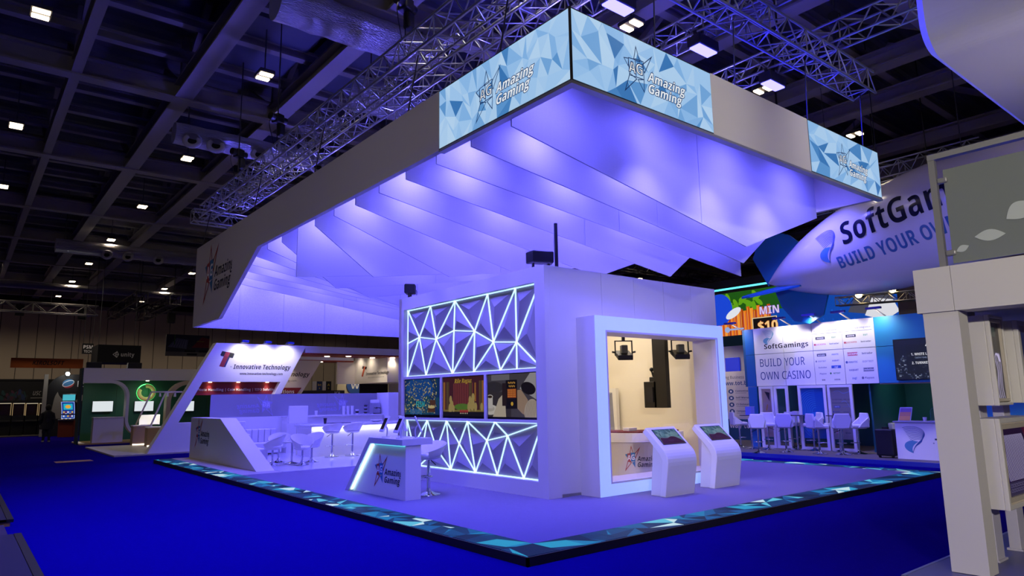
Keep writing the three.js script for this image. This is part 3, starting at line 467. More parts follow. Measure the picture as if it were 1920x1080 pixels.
// ------------------------------------------------------------------ inside the games room
{
  const t = thing('dealer_table', 'white half-round dealer table with dark red top behind the window', 'table', [6.7, PT + 0.05, -4.3]); t.rotation.y = Math.PI / 4;
  const o = t.position, L = (g) => g.translate(o.x, o.y, o.z), arc = (r, y0, y1, a0 = Math.PI * 0.5, a1 = Math.PI * 1.5) => { const P = []; for (let i = 0; i <= 24; i++) { const a = a0 + (a1 - a0) * i / 24; P.push([r * Math.cos(a), r * Math.sin(a)]); } return prismY(P, y0, y1); };
  part('pedestal', L(arc(0.82, 0, 0.66)), M(0xd9d2c4, 0.6), t); part('rim', L(arc(1.02, 0.68, 0.86)), M(0xf1ebdf, 0.45), t); part('felt_top', L(arc(0.92, 0.86, 0.885)), M(0x6b1622, 0.9), t, 'dark red felt top');
  const logo = canvasTexture(512, 300, (g) => emblem(g, 270, 140, 170, 'colour'));
  const g = new THREE.CylinderGeometry(0.828, 0.828, 0.52, 24, 1, true, -Math.PI / 2 - 0.42, 0.84); part('emblem_print', L(g.translate(0, 0.35, 0)), decal(logo), t);
  const tray = single('card_tray', rbx(6.15, 6.4, PT + 0.936, PT + 1.0, -4.15, -3.98, 0.01), M(0xe8e2ee, 0.4), 'small white card tray on the red dealer table', 'tray');
  // hanging black column with a monitor on an arm
  const m = thing('hanging_monitor', 'black monitor on a black column hanging behind the window', 'monitor', [6.9, 1.45, -3.62]);
  const c0 = V(6.9, 0, -3.62);
  part('column', bx(6.84, 6.96, 1.5, BTOP - 0.1, -3.84, -3.50), M(0x0e0c0c, 0.4), m); part('screen_back', rbx(6.84, 6.9, 1.5, 2.06, -4.12, -3.78, 0.01), M(0x0a0a0b, 0.35), m); part('junction_box', bx(6.815, 6.84, 1.62, 1.94, -4.02, -3.86), M(0x15151a, 0.5), m);
  part('arm', rod(V(6.9, 2.06, -3.86), V(6.9, 2.3, -3.93), 0.02), black, m); part('arm_joint', new THREE.SphereGeometry(0.045, 10, 8).translate(6.9, 2.32, -3.93), black, m); part('camera_head', rbx(6.86, 6.95, 2.05, 2.16, -3.98, -3.84, 0.02), black, m);
  for (const [x, z, label] of [[6.05, -3.95, 'black stage light with barn doors at the left of the window'], [7.0, -3.22, 'black stage light with barn doors beside the hanging column']]) {
    const s = thing('stage_light', label, 'stage light', [x, 2.62, z]); s.rotation.y = -0.6; const q = s.position, LL = (g) => g.translate(q.x, q.y, q.z);
    part('lamp_body', LL(prismX([[-0.16, 0.1], [0.16, -0.02], [0.14, -0.12], [-0.2, 0.02]], -0.16, 0.16, null, 0.01)), M(0x14141c, 0.4), s); part('yoke', LL(merge([bx(-0.19, -0.17, -0.02, 0.3, -0.02, 0.02), bx(0.17, 0.19, -0.02, 0.3, -0.02, 0.02), bx(-0.19, 0.19, 0.28, 0.3, -0.02, 0.02)])), black, s);
    part('clamp', LL(bx(-0.03, 0.03, 0.3, BTOP - 0.1 - 2.62, -0.03, 0.03)), black, s); part('ballast', LL(rbx(-0.07, 0.07, 0.02, 0.2, -0.05, 0.1, 0.02)), M(0x4a4a44, 0.5), s);
    for (const k of [-1, 1]) part('knob', LL(rod(V(k * 0.19, 0.05, 0), V(k * 0.25, 0.06, 0.02), 0.02)), black, s);
  }
  const f = thing('facet_screen', 'white-framed grey faceted panel standing inside the window', 'panel', [7.5, PT + 0.05, -5.95]);
  part('frame', prismX([[-6.75, 0.15], [-5.6, 0.15], [-5.6, 1.95], [-6.75, 1.95]], 7.55, 7.65), M(0xece6da, 0.5), f);
  for (const [a, b, c] of [[[-5.65, 0.3], [-5.72, 1.85], [-6.0, 1.0]], [[-6.0, 1.0], [-5.72, 1.85], [-6.6, 1.9]], [[-5.65, 0.3], [-6.0, 1.0], [-6.6, 0.4]], [[-6.0, 1.0], [-6.6, 1.9], [-6.6, 0.4]]]) {
    const cx = [(a[0] + b[0] + c[0]) / 3, (a[1] + b[1] + c[1]) / 3]; const P = [a, b, c].map(p => V(7.55, p[1], p[0])), ap = V(7.42, cx[1], cx[0]), pos = []; for (let i = 0; i < 3; i++) for (const v of [P[i], P[(i + 1) % 3], ap]) pos.push(v.x, v.y, v.z);
    const gg = new THREE.BufferGeometry(); gg.setAttribute('position', new THREE.BufferAttribute(new Float32Array(pos), 3)); gg.setAttribute('uv', new THREE.BufferAttribute(new Float32Array(18), 2)); gg.computeVertexNormals(); part('pyramid', gg, M(0x8f8d96, 0.7, { side: 2 }), f);
  }
}
// ------------------------------------------------------------------ kiosks
{
  const art = canvasTexture(512, 320, (g) => { facets(g, 512, 320, 9, 5, () => ['#5f8f9c', '#75a3ad', '#8fb7bd', '#4c7886', '#86acb4'][Math.floor(rnd() * 5)]); g.fillStyle = '#4a1a34'; g.beginPath(); g.moveTo(0, 320); g.lineTo(20, 200); g.bezierCurveTo(60, 140, 150, 220, 250, 170); g.bezierCurveTo(360, 130, 450, 190, 512, 300); g.lineTo(512, 320); g.closePath(); g.fill(); g.strokeStyle = '#b9b4c8'; g.lineWidth = 4; g.stroke(); g.strokeStyle = '#8c6a88'; g.lineWidth = 3; for (const r of [50, 70]) { g.beginPath(); g.arc(240, 200, r, 0.5, 2.6); g.stroke(); } });
  const make = (label, x0, z0, w) => {
    const t = thing('touch_kiosk', label, 'kiosk', [x0 + w / 2, PT, z0 - 0.15]);
    const y = (v) => v + PT, z = (v) => z0 + v;
    const shell = [[0, 0], [0.085, 0.5]]; for (let i = 0; i <= 6; i++) { const a = i / 6, A = [0.085, 0.5], B = [0.11, 0.68], C = [-0.02, 0.79]; shell.push([(1 - a) * (1 - a) * A[0] + 2 * a * (1 - a) * B[0] + a * a * C[0], (1 - a) * (1 - a) * A[1] + 2 * a * (1 - a) * B[1] + a * a * C[1]]); }
    shell.push([-0.36, 1.11], [-0.43, 1.04], [-0.10, 0.70], [-0.03, 0.58], [-0.11, 0]);
    part('front_shell', prismX(shell.map(p => [z(p[0]), y(p[1])]), x0, x0 + w, null, 0.008), M(0xe6e5ea, 0.28), t);
    part('rear_housing', prismX([[-0.11, 0], [-0.03, 0.58], [-0.10, 0.70], [-0.24, 0.84], [-0.26, 0.66], [-0.33, 0]].map(p => [z(p[0]), y(p[1])]), x0 + 0.03, x0 + w - 0.03, null, 0.008), M(0xdddce2, 0.3), t);
    const e = V(0, 0.79 - 1.11, 0.34).normalize(), n = V(0, 0.34, 0.32).normalize().multiplyScalar(0.004), q = (s, u) => V(x0 + s, y(1.11), z(-0.36)).addScaledVector(e, u).add(n);
    const bz = part('bezel', quad(q(0.1, 0.405), q(w - 0.06, 0.405), q(w - 0.06, 0.05), q(0.1, 0.05)), M(0x0c0c0e, 0.3), t);
    const m = n.clone().multiplyScalar(0.5), r = (s, u) => q(s, u).add(m); part('display', quad(r(0.115, 0.39), r(w - 0.075, 0.39), r(w - 0.075, 0.065), r(0.115, 0.065)), screenMat(art, 0.42), bz);
    return t;
  };
  make('white touch kiosk with sloping screen, nearer the red dealer table', 4.38, -1.68, 0.78);
  make('white touch kiosk with sloping screen, nearer the far edge of the glowing window', 5.84, -1.75, 0.78);
}
// ------------------------------------------------------------------ front counter with tablets
const emblemTex = canvasTexture(768, 448, (g) => emblem(g, 400, 214, 250, 'colour'));
{
  const t = thing('welcome_counter', 'white welcome counter with slanted glowing leg and star emblem', 'counter', [1.3, PT, -5.4]);
  const shell = M(0xdcdade, 0.4);
  part('slanted_frame', prismX([[-6.56, PT], [-5.63, 1.1], [-4.43, 1.1], [-4.43, 0.995], [-5.58, 0.995], [-6.42, PT]], 1.02, 1.62, null, 0.004), shell, t);
  part('front_panel', prismX([[-6.38, PT], [-5.52, 0.99], [-4.45, 0.99], [-4.45, PT]], 1.1, 1.4), white, t);
  part('led_strip', prismX([[-6.40, PT + 0.02], [-5.575, 0.98], [-5.545, 0.98], [-6.37, PT + 0.02]], 1.06, 1.095), glow(0xbff4ff, 3.2, 0xffffff), t, 'glowing white-cyan light strip along the slanted leg');
  part('led_strip', bx(1.06, 1.095, 0.98, 0.992, -5.5, -4.46), glow(0x66e8ea, 1.0, 0xffffff), t);
  const a = atX(702, 905, 1.094), b = atX(748, 905, 1.094); part('emblem_print', faceX(-5.62, -4.6, 0.24, 0.24 + 1.02 * 0.583, 1.094), decal(emblemTex), t, 'red and blue star emblem with a name');
  areaLight(1.03, 0.55, -5.95, -2, 0.45, -5.75, 0.05, 1.25, new THREE.Color().setRGB(0.5, 0.95, 1), 5);
  spot(1.5, 0.97, -4.5, 1.25, 0.2, -3.6, new THREE.Color().setRGB(0.35, 0.9, 1), 0.25, 1.1, 1, 1);
  const tablet = (label, x, z, turn) => {
    const d = thing('tablet', label, 'tablet', [x, 1.1, z]); d.rotation.y = turn; const o = d.position, L = (g) => g.translate(o.x, o.y, o.z), tilt = (g) => g.rotateX(-0.42).translate(0, 0.235, 0.02);
    part('base', L(cyl(0, 0, 0.012, 0, 0.07, 20)), M(0xe4e4ea, 0.3), d); part('stem', L(wire([V(0, 0.01, -0.02), V(0, 0.1, -0.03), V(0, 0.17, -0.02), V(0, 0.22, 0.01)], 0.014)), M(0xe4e4ea, 0.3), d);
    const cs = part('case', L(tilt(rbx(-0.105, 0.105, -0.15, 0.15, -0.014, 0.014, 0.012))), M(0xeeeef2, 0.3), d); part('display', L(tilt(bx(-0.078, 0.078, -0.105, 0.105, 0.0135, 0.0155))), M(0x0b0d1c, 0.15), cs);
    part('camera_dot', L(tilt(cyl(0.075, -0.003, 0.003, 0, 0.009, 10).rotateX(Math.PI / 2).translate(0, 0.12, -0.015))), black, cs);
  };
  tablet('white tablet on stem, facing outwards, at the slanted-leg end of the counter', 1.2, -5.33, -Math.PI / 2 - 0.15);
  tablet('white tablet on stem, facing outwards, above the star emblem', 1.16, -4.75, -Math.PI / 2 - 0.15);
  tablet('white tablet on stem turned away, showing its back beside the relief wall', 1.42, -4.62, Math.PI / 2 - 0.55);
  tablet('white tablet on stem turned away, between the two outward tablets', 1.45, -5.2, Math.PI / 2 - 0.3);
}
// ------------------------------------------------------------------ chairs and stools
function ringBack(r0, h, drop) {                            // a wrap-around back with an open slot under it
  const pos = [], idx = [], N = 36;
  for (let i = 0; i <= N; i++) { const a = -2.5 + 5 * i / N, c = Math.pow(Math.max(0, Math.cos(a / 2.0)), 1.5), top = 0.06 + h * c, low = drop * c - 0.015;
    for (const [rr, yy] of [[r0, low], [r0 + 0.06 + 0.05 * c, top], [r0 + 0.085 + 0.05 * c, top - 0.015], [r0 + 0.03, low - 0.015]]) pos.push(Math.sin(a) * rr, yy, -Math.cos(a) * rr); }
  for (let i = 0; i < N; i++) for (let k = 0; k < 4; k++) { const p = i * 4 + k, q = i * 4 + (k + 1) % 4; idx.push(p, q, p + 4, q, q + 4, p + 4); }
  idx.push(0, 1, 2, 0, 2, 3); const e = N * 4; idx.push(e, e + 2, e + 1, e, e + 3, e + 2);
  const g = new THREE.BufferGeometry(); g.setAttribute('position', new THREE.BufferAttribute(new Float32Array(pos), 3)); g.setAttribute('uv', new THREE.BufferAttribute(new Float32Array(pos.length / 3 * 2), 2)); g.setIndex(idx); g.computeVertexNormals(); return g;
}
function tubStool(label, group, x, z, turn, seatY, floorY = PT) {
  const t = thing(seatY > 0.6 ? 'bar_stool' : 'tub_chair', label, seatY > 0.6 ? 'stool' : 'chair', [0, 0, 0], group), leather = M(0xe6e4ea, 0.35, { side: 2 });
  part('base', lathe([[0, 0], [0.21, 0], [0.21, 0.012], [0.12, 0.03], [0.045, 0.07], [0.03, 0.12], [0, 0.12]], 28), chrome, t);
  part('column', cyl(0, 0.1, seatY - 0.04, 0, 0.028, 16), chrome, t);
  if (seatY > 0.6) { part('footrest', new THREE.TorusGeometry(0.13, 0.011, 8, 24).rotateX(Math.PI / 2).translate(0, 0.32, 0.1), chrome, t); part('lever', rod(V(0.03, seatY - 0.05, 0), V(0.17, seatY - 0.14, 0.02), 0.008), black, t); }
  part('seat', lathe([[0, -0.05], [0.16, -0.05], [0.215, -0.02], [0.22, 0.015], [0.19, 0.045], [0, 0.05]], 28).translate(0, seatY, 0), leather, t); part('backrest', ringBack(0.2, seatY > 0.6 ? 0.2 : 0.3, seatY > 0.6 ? 0.075 : 0.1).translate(0, seatY, 0), leather, t);
  t.position.set(x, floorY, z); t.rotation.y = turn; return t;
}
tubStool('white tub bar stool with chrome foot behind the welcome counter', undefined, 1.78, -4.82, -1.2, 0.66);
tubStool('white tub bar stool at the glowing bar, nearer the white square panel', 'bar stools at the glowing bar', 4.07, -13.92, Math.PI + 0.2, 0.74, PT + 0.006);
tubStool('white tub bar stool at the glowing bar, farther from the white square panel', 'bar stools at the glowing bar', 4.72, -13.9, Math.PI + 0.3, 0.74, PT + 0.006);
for (const [x, z, r, label] of [[1.86, -12.75, 1.2 + Math.PI, 'white tub chair beside the slanted low wall, back to the sofa'], [2.25, -13.35, 2.6 + Math.PI, 'white tub chair on the sofa side of the lounge table'], [2.42, -12.1, 0.1, 'white tub chair on the carpet side of the lounge table'], [2.95, -12.75, -1.1, 'white tub chair on the bar side of the lounge table']]) tubStool(label, 'tub chairs around the lounge table', x, z, r, 0.44, PT + 0.006);
{
  const t = thing('lounge_table', 'small round white table with chrome foot between the tub chairs', 'table', [2.38, PT + 0.006, -12.72]); const o = t.position;
  part('base', lathe([[0, 0], [0.2, 0], [0.2, 0.012], [0.05, 0.05], [0, 0.05]], 24).translate(o.x, o.y, o.z), chrome, t); part('column', cyl(o.x, o.y + 0.04, o.y + 0.56, o.z, 0.03, 14), chrome, t); part('top', cyl(o.x, o.y + 0.56, o.y + 0.585, o.z, 0.26, 32), gloss, t);
}
// ------------------------------------------------------------------ lounge
{
  const w = thing('low_wall', 'white low wall with slanted end and small star emblem', 'low wall', [1.17, PT, -14.4]);
  const P = [[-17.4, PT + 0.001], [-17.4, 1.32], [-14.38, 1.32], [-11.26, PT + 0.001]];
  part('wall_body', prismX(P, 0.95, 1.39, null, 0.006), M(0xdfdcd9, 0.5), w);
  const a = atX(361, 835, 0.944), b = atX(388, 795, 0.944); part('emblem_print', faceX(-16.95, -15.35, 0.42, 0.42 + 1.6 * 0.583, 0.944), decal(emblemTex), w, 'red and blue star emblem with a name');
  const p = thing('glass_partition', 'white partition with frosted glass top and two mirrored star emblems', 'partition', [4.3, PT, -17.15]);
  part('lower_panel', bx(1.42, 7.24, PT + 0.006, 1.29, -17.2, -17.1), white, p);
  const frost = new THREE.MeshPhysicalMaterial({ color: 0xb9b9c2, roughness: 0.5, transmission: 0.35, thickness: 0 }), dim = canvasTexture(768, 448, (g) => emblem(g, 400, 214, 250, 'dim', true));
  const dimMat = decal(dim);
  for (let i = 0; i < 3; i++) { const x0 = 1.42 + i * 1.94; part('glass_pane', bx(x0 + 0.004, x0 + 1.936, 1.29, 2.02, -17.16, -17.148), frost, p, 'frosted glass pane'); }
  for (const [c, k] of [[2.85, 0], [5.55, 1]]) part('emblem_print', faceZ(c - 0.62, c + 0.62, 1.30, 1.30 + 1.24 * 0.583, -17.14), dimMat, p);
  single('white_block', rbx(7.26, 8.2, PT, 2.03, -17.2, -16.3, 0.01), white, 'plain white block standing at the end of the frosted partition', 'block');
  const ledge = thing('back_counter', 'white service counter along the frosted partition, holding cups', 'counter', [5.6, PT, -16.85]);
  part('body', bx(3.7, 7.2, PT + 0.006, 1.24, -17.09, -16.6), white, ledge); part('worktop', rbx(3.68, 7.22, 1.24, 1.28, -17.09, -16.56, 0.006), gloss, ledge);
  const bar_ = thing('lounge_bar', 'white bar with light glowing under its overhanging top', 'bar', [5.3, PT, -14.9]);
  part('body', bx(3.6, 7.2, PT + 0.006, 0.98, -15.4, -14.36), white, bar_); part('bar_top', rbx(3.5, 7.2, 1.0, 1.06, -15.45, -14.2, 0.008), gloss, bar_); part('led_strip', bx(3.62, 7.2, 0.965, 0.985, -14.35, -14.32), glow(0xe6e4ff, 3, 0xffffff), bar_, 'glowing strip under the bar top');
  areaLight(5.4, 0.95, -14.30, 5.4, 0.2, -14.42, 3.6, 0.04, new THREE.Color().setRGB(0.8, 0.8, 1), 14);
  const s = thing('white_square_panel', 'plain white square panel standing behind the end of the bar', 'panel', [3.68, PT, -15.6]);
  part('board', rbx(3.36, 3.98, 1.08, 1.62, -15.64, -15.58, 0.01), M(0xf2f2f4, 0.4), s); part('post', bx(3.64, 3.7, PT + 0.006, 1.1, -15.64, -15.6), white, s); part('shelf', bx(3.98, 4.55, 1.28, 1.3, -15.75, -15.58), white, s);
  // channel-backed sofa in an L
  const sofa = thing('lounge_sofa', 'white channel-stitched corner sofa behind the tub chairs', 'sofa', [2.2, PT, -16]), lm = M(0xe0dee8, 0.45);
  part('seat', rbx(1.45, 2.05, PT + 0.05, 0.48, -16.95, -13.6, 0.04), lm, sofa); part('seat', rbx(2.05, 3.5, PT + 0.05, 0.48, -17.05, -16.45, 0.04), lm, sofa);
  for (let i = 0; i < 17; i++) part('back_channel', rbx(1.42, 1.56, 0.46, 0.9, -13.62 - (i + 1) * 0.195, -13.62 - i * 0.195 - 0.012, 0.04), lm, sofa);
  for (let i = 0; i < 8; i++) part('back_channel', rbx(1.9 + i * 0.2, 2.09 + i * 0.2, 0.46, 0.9, -17.08, -16.94, 0.04), lm, sofa);
  const tuft = thing('tufted_headrest', 'white button-tufted headrest above the sofa back', 'headrest', [2.0, 0.9, -17.05]);
  part('cushion', rbx(1.5, 2.5, 0.92, 1.16, -17.09, -16.99, 0.03), lm, tuft); for (let i = 0; i < 4; i++) part('button', new THREE.SphereGeometry(0.02, 8, 6).translate(1.65 + i * 0.24, 1.04, -16.985), M(0xb8b6c4, 0.4), tuft);
}
// small things on the counters
{
  const cup = (name, label, x, y, z, r, h, mat, cat = 'cup', group) => { const t = thing(name, label, cat, [x, y, z], group); part('cup_body', lathe([[0, 0], [r * 0.75, 0], [r, h], [r - 0.006, h], [r * 0.7, 0.01], [0, 0.01]], 16).translate(x, y, z), mat, t); part('rim', new THREE.TorusGeometry(r, 0.004, 6, 16).rotateX(Math.PI / 2).translate(x, y + h, z), mat, t); return t; };
  const paper = M(0xf3f2f4, 0.5);
  const coffee = cup('coffee_cup', 'black lidded takeaway cup standing on the bar top', 4.2, 1.06, -14.75, 0.05, 0.15, M(0x15131a, 0.4)); part('lid', cyl(4.2, 1.21, 1.235, -14.75, 0.054, 16), M(0x2a2730, 0.4), coffee);
  cup('paper_cup', 'single white paper cup on the service counter', 4.75, 1.28, -16.75, 0.05, 0.16, paper);
  for (let i = 0; i < 3; i++) cup('paper_cup', 'tall stack of white paper cups on the service counter', 5.78 + i * 0.16, 1.28, -16.8, 0.055, 0.3, paper, 'cups', 'white cup stacks on the service counter');
  const tub = cup('label_tub', 'white tub with dark label beside the cup stacks', 6.25, 1.28, -16.72, 0.06, 0.17, paper, 'tub'); part('print_band', new THREE.CylinderGeometry(0.0595, 0.052, 0.08, 16, 1, true).translate(6.25, 1.36, -16.72), M(0x24222e, 0.5), tub);
  for (let i = 0; i < 6; i++) cup('coffee_cup', 'dark cup in the tall stack on a white saucer', 6.62, 1.3 + i * 0.06, -16.8, 0.065, 0.055, i % 2 ? M(0xb9b6c8, 0.3) : M(0x1c1a22, 0.4), 'cup', 'tall cup stack on the service counter');
  single('saucer', lathe([[0, 0], [0.06, 0], [0.1, 0.015], [0.1, 0.02], [0, 0.012]], 24).translate(6.62, 1.28, -16.8), gloss, 'white saucer under the tall cup stack', 'saucer');
  const k = thing('coffee_machine', 'silver coffee machine at the end of the service counter', 'coffee machine', [7.02, 1.28, -16.8]);
  part('body', rbx(6.86, 7.18, 1.28, 1.66, -17.0, -16.76, 0.02), M(0xb9bac8, 0.25, { metalness: 0.5 }), k); part('water_tank', rbx(6.88, 7.16, 1.66, 1.78, -16.98, -16.8, 0.02), M(0xe6e6f0, 0.2), k); part('spout', cyl(7.02, 1.46, 1.52, -16.72, 0.02, 10), black, k); part('drip_tray', rbx(6.9, 7.14, 1.28, 1.31, -16.76, -16.62, 0.005), black, k); for (const s of [-1, 1]) part('handle', rod(V(7.02 + s * 0.06, 1.5, -16.76), V(7.02 + s * 0.1, 1.48, -16.62), 0.012), black, k);
  const bowl = single('glass_bowl', lathe([[0, 0], [0.08, 0], [0.2, 0.06], [0.2, 0.07], [0.07, 0.015], [0, 0.015]], 24).translate(6.0, 1.06, -14.8), gloss, 'shallow white bowl on the far half of the bar', 'bowl');
  single('serving_tray', rbx(4.4, 5.1, 1.06, 1.075, -15.1, -14.8, 0.005), M(0x2a2833, 0.4), 'flat dark tray lying on the bar top', 'tray');
}
// ------------------------------------------------------------------ neighbouring stands on the far left
const rectZ = (x0, y0, x1, y1, z) => { const ym = (y0 + y1) / 2, xm = (x0 + x1) / 2; return { x0: atZ(x0, ym, z).x, x1: atZ(x1, ym, z).x, y1: atZ(xm, y0, z).y, y0: atZ(xm, y1, z).y, z }; };
const rectX = (x0, y0, x1, y1, x) => { const ym = (y0 + y1) / 2, xm = (x0 + x1) / 2; return { z0: atX(x0, ym, x).z, z1: atX(x1, ym, x).z, y1: atX(xm, y0, x).y, y0: atX(xm, y1, x).y, x }; };
const boxZ = (r, d, r2 = 0) => r2 ? rbx(r.x0, r.x1, r.y0, r.y1, r.z - d, r.z, r2) : bx(r.x0, r.x1, r.y0, r.y1, r.z - d, r.z);   // depth d behind the face
const boxX = (r, d, r2 = 0) => r2 ? rbx(r.x, r.x + d, r.y0, r.y1, r.z0, r.z1, r2) : bx(r.x, r.x + d, r.y0, r.y1, r.z0, r.z1);
const text = (w, h, bg, items) => canvasTexture(w, h, (g) => { if (bg) { g.fillStyle = bg; g.fillRect(0, 0, w, h); } for (const [t, x, y, font, col, align] of items) { g.font = font; g.fillStyle = col; g.textAlign = align || 'left'; g.textBaseline = 'middle'; g.fillText(t, x, y); } });
{
  // slanted white stand with a red band
  const z = -21.2, t = thing('technology_stand', 'slanted white stand facade with black lettering over a red band', 'exhibition stand', [5, 0, z]), wh = M(0xe8e6e6, 0.5), redM = M(0x8a1f26, 0.6), warmW = M(0xdacdbb, 0.6);
  part('facade', prismZ([[0.5, 0], [2.63, 4.0], [6.14, 4.0], [4.1, 0]], z - 0.45, z, [[[2.22, 2.54], [5.13, 2.54], [4.45, 1.07], [1.47, 1.07]]]), wh, t, 'leaning white frame');
  part('red_band', prismZ([[2.22, 2.54], [5.13, 2.54], [4.89, 2.05], [1.98, 2.05]], z - 0.42, z - 0.3), redM, t);
  part('header_beam', bx(6.1, 13, 3.72, 4.0, z - 0.4, z), wh, t); part('red_soffit', bx(6.0, 13, 3.66, 3.72, z - 1.4, z), M(0x9c3a2c, 0.6), t);
  part('header_beam', bx(5.4, 10, 3.66, 3.95, z - 4.0, z - 3.6), wh, t); part('red_soffit', bx(5.4, 10, 3.6, 3.66, z - 4.6, z - 3.6), M(0x9c3a2c, 0.6), t);
  part('stand_floor', bx(-0.5, 12, 0, 0.05, z - 6.5, z + 0.1), M(0xb5aea6, 0.35), t, 'pale stand floor');
  const T = canvasTexture(1024, 420, (g, w, h) => {
    g.save(); g.translate(150, 140); g.transform(1, 0.18, -0.35, 1, 0, 0); g.fillStyle = '#1f2c6a'; g.fillRect(-62, -82, 150, 62); g.fillRect(-12, -32, 62, 150); g.fillStyle = '#14142a'; g.fillRect(-70, -90, 150, 60); g.fillStyle = '#a32a3c'; g.fillRect(-24, -90, 54, 60); g.fillStyle = '#8e2234'; g.fillRect(-24, -30, 54, 150); g.restore();
    g.fillStyle = '#15131c'; g.font = 'italic bold 92px sans-serif'; g.fillText('Innovative Technology', 255, 290, 740); g.font = '18px sans-serif'; g.font = 'bold 46px sans-serif'; g.fillText('www.innovative-technology.com', 340, 372, 560); g.font = '26px sans-serif'; g.fillText('®', 218, 268);
  });
  const a = rectZ(398, 655, 548, 709, z + 0.006); part('lettering', faceZ(a.x0, a.x1, a.y0, a.y1, z + 0.006), decal(T), t);
  const nb = text(1024, 110, null, [['Note Handling | Coin Handling | TITO Solutions', 20, 55, 'bold 46px sans-serif', '#f4eef4']]); part('band_lettering', faceZ(2.1, 5.0, 2.1, 2.4, z - 0.295), decal(nb), t);
  for (const [px, py] of [[394, 716], [447, 716], [501, 718]]) { const q = atZ(px, py, z - 0.2); part('downlight', cyl(q.x, 2.515, 2.54, z - 0.2, 0.06, 14), glow(0xffd9a0, 6, 0xffffff), t); spot(q.x, 2.5, z - 0.2, q.x, 1.9, z - 0.28, WARM, 0.9, 0.8, 1, 2); }
  for (const [x, zz] of [[7.4, -22], [8.2, -21.6], [9.6, -22.1], [10.4, -21.7]]) { part('downlight', cyl(x, 3.64, 3.66, zz, 0.11, 16), glow(0xfff0dc, 7, 0xffffff), t); spot(x, 3.62, zz, x, 0, zz, WARM, 6, 1.1, 1, 3); }
  for (const [x, zz] of [[6.2, -25], [7.6, -25.1], [8.4, -25]]) part('downlight', cyl(x, 3.58, 3.6, zz, 0.11, 16), glow(0xfff0dc, 7, 0xffffff), t);
  for (const px of [459, 502, 544]) { const q = atZ(px, 648, z + 0.5); const f = part('sign_floodlight', rbx(q.x - 0.13, q.x + 0.13, 4.0, 4.09, z + 0.42, z + 0.6, 0.015), M(0x2438a0, 0.4), t); part('arm', bx(q.x - 0.01, q.x + 0.01, 4.0, 4.04, z - 0.05, z + 0.45), alu, t); spot(q.x, 3.98, z + 0.5, q.x, 3.3, z - 0.05, NEUTRAL, 4.5, 1.1, 1, 3); }
  // second, inner leaning sign
  const z2 = -24.6, A = rectZ(563, 679, 602, 740, z2), lean = 1.0;
  part('inner_sign', prismZ([[A.x0 - 2.2, 3.62], [A.x1, 3.62], [A.x1 - lean * 1.05, 1.9], [A.x0 - 3.2, 1.9]], z2 - 0.4, z2), warmW, t, 'cream inner sign');
  const h = text(1024, 300, null, [['Innovative Technology', 1000, 130, 'italic bold 92px sans-serif', '#1a1612', 'right'], ['www.innovative-technology.com', 800, 230, '44px sans-serif', '#8b8074', 'right']]);
  const hx = atZ(580, 705, z2).x; part('lettering', faceZ(hx - 2.9, hx + 0.05, 2.5, 3.35, z2 + 0.006), decal(h), t);
  const rb = rectZ(531, 727, 565, 741, z2 + 0.01); part('red_band', prismZ([[rb.x0 - 2, rb.y1], [rb.x1, rb.y1], [rb.x1 - 0.25, rb.y0], [rb.x0 - 2.25, rb.y0]], z2 + 0.005, z2 + 0.02), redM, t);
  part('band_lettering', faceZ(rb.x1 - 2.4, rb.x1 - 0.3, rb.y0 + 0.02, rb.y0 + 0.3, z2 + 0.024), decal(text(700, 100, null, [['TITO Solutions', 690, 50, 'bold 74px sans-serif', '#f4eef4', 'right']])), t);
  spot(6.6, 3.55, -24.3, 6.4, 2, -24.6, WARM, 3, 1, 1, 2);
  // white block wall with the same name
  const c = atZ(666, 672, -25), w = thing('block_wall', 'white overhanging block wall with orange and black letter emblem', 'exhibition stand', [c.x, 0, -23]);
  const lo = atX(700, 718, c.x).y;
  part('wall_body', bx(c.x, c.x + 3, lo, c.y, -25, -21.75), M(0xe9e2d4, 0.6), w); part('wing', bx(c.x - 0.9, c.x, lo, c.y - 0.12, -25.15, -25), M(0xe9e2d4, 0.6), w); part('support', bx(c.x + 1.8, c.x + 2.6, 0.05, lo, -24.9, -23.6), M(0xd9d2c6, 0.6), w); part('dark_opening', bx(c.x + 0.2, c.x + 1.7, 0.05, lo, -24.9, -24.8), M(0x14121a, 0.8), w);
  const tl = canvasTexture(900, 360, (g) => { g.save(); g.translate(110, 150); g.transform(1, 0.18, -0.35, 1, 0, 0); g.fillStyle = '#1a1620'; g.fillRect(-62, -100, 140, 56); g.fillStyle = '#c8542a'; g.fillRect(-18, -100, 50, 220); g.restore(); g.fillStyle = '#1a1620'; g.font = 'italic bold 86px sans-serif'; g.fillText('Innovative Technology', 190, 250, 690); g.fillStyle = '#a8a096'; g.font = '36px sans-serif'; g.fillText('INTELLIGENCE IN VALIDATION', 260, 320, 520); });
  const e = rectX(675, 681, 730, 712, c.x - 0.006); part('lettering', faceX(e.z0, e.z1, e.y0, e.y1, c.x - 0.006), decal(tl), w);
  for (const zz of [-24.4, -23.3, -22.3]) { part('sign_floodlight', rbx(c.x - 0.5, c.x - 0.36, c.y + 0.02, c.y + 0.1, zz - 0.08, zz + 0.08, 0.01), black, w); part('arm', bx(c.x - 0.4, c.x + 0.05, c.y, c.y + 0.03, zz - 0.01, zz + 0.01), black, w); spot(c.x - 0.45, c.y - 0.02, zz, c.x, c.y - 0.7, zz, WARM, 1.6, 1.1, 1, 2); }
  // behind: dark shelf with display boards, cream arch
  const s = thing('display_shelf', 'long dark shelf with upright display boards behind the slanted stand', 'shelf', [9, 0, -29]);
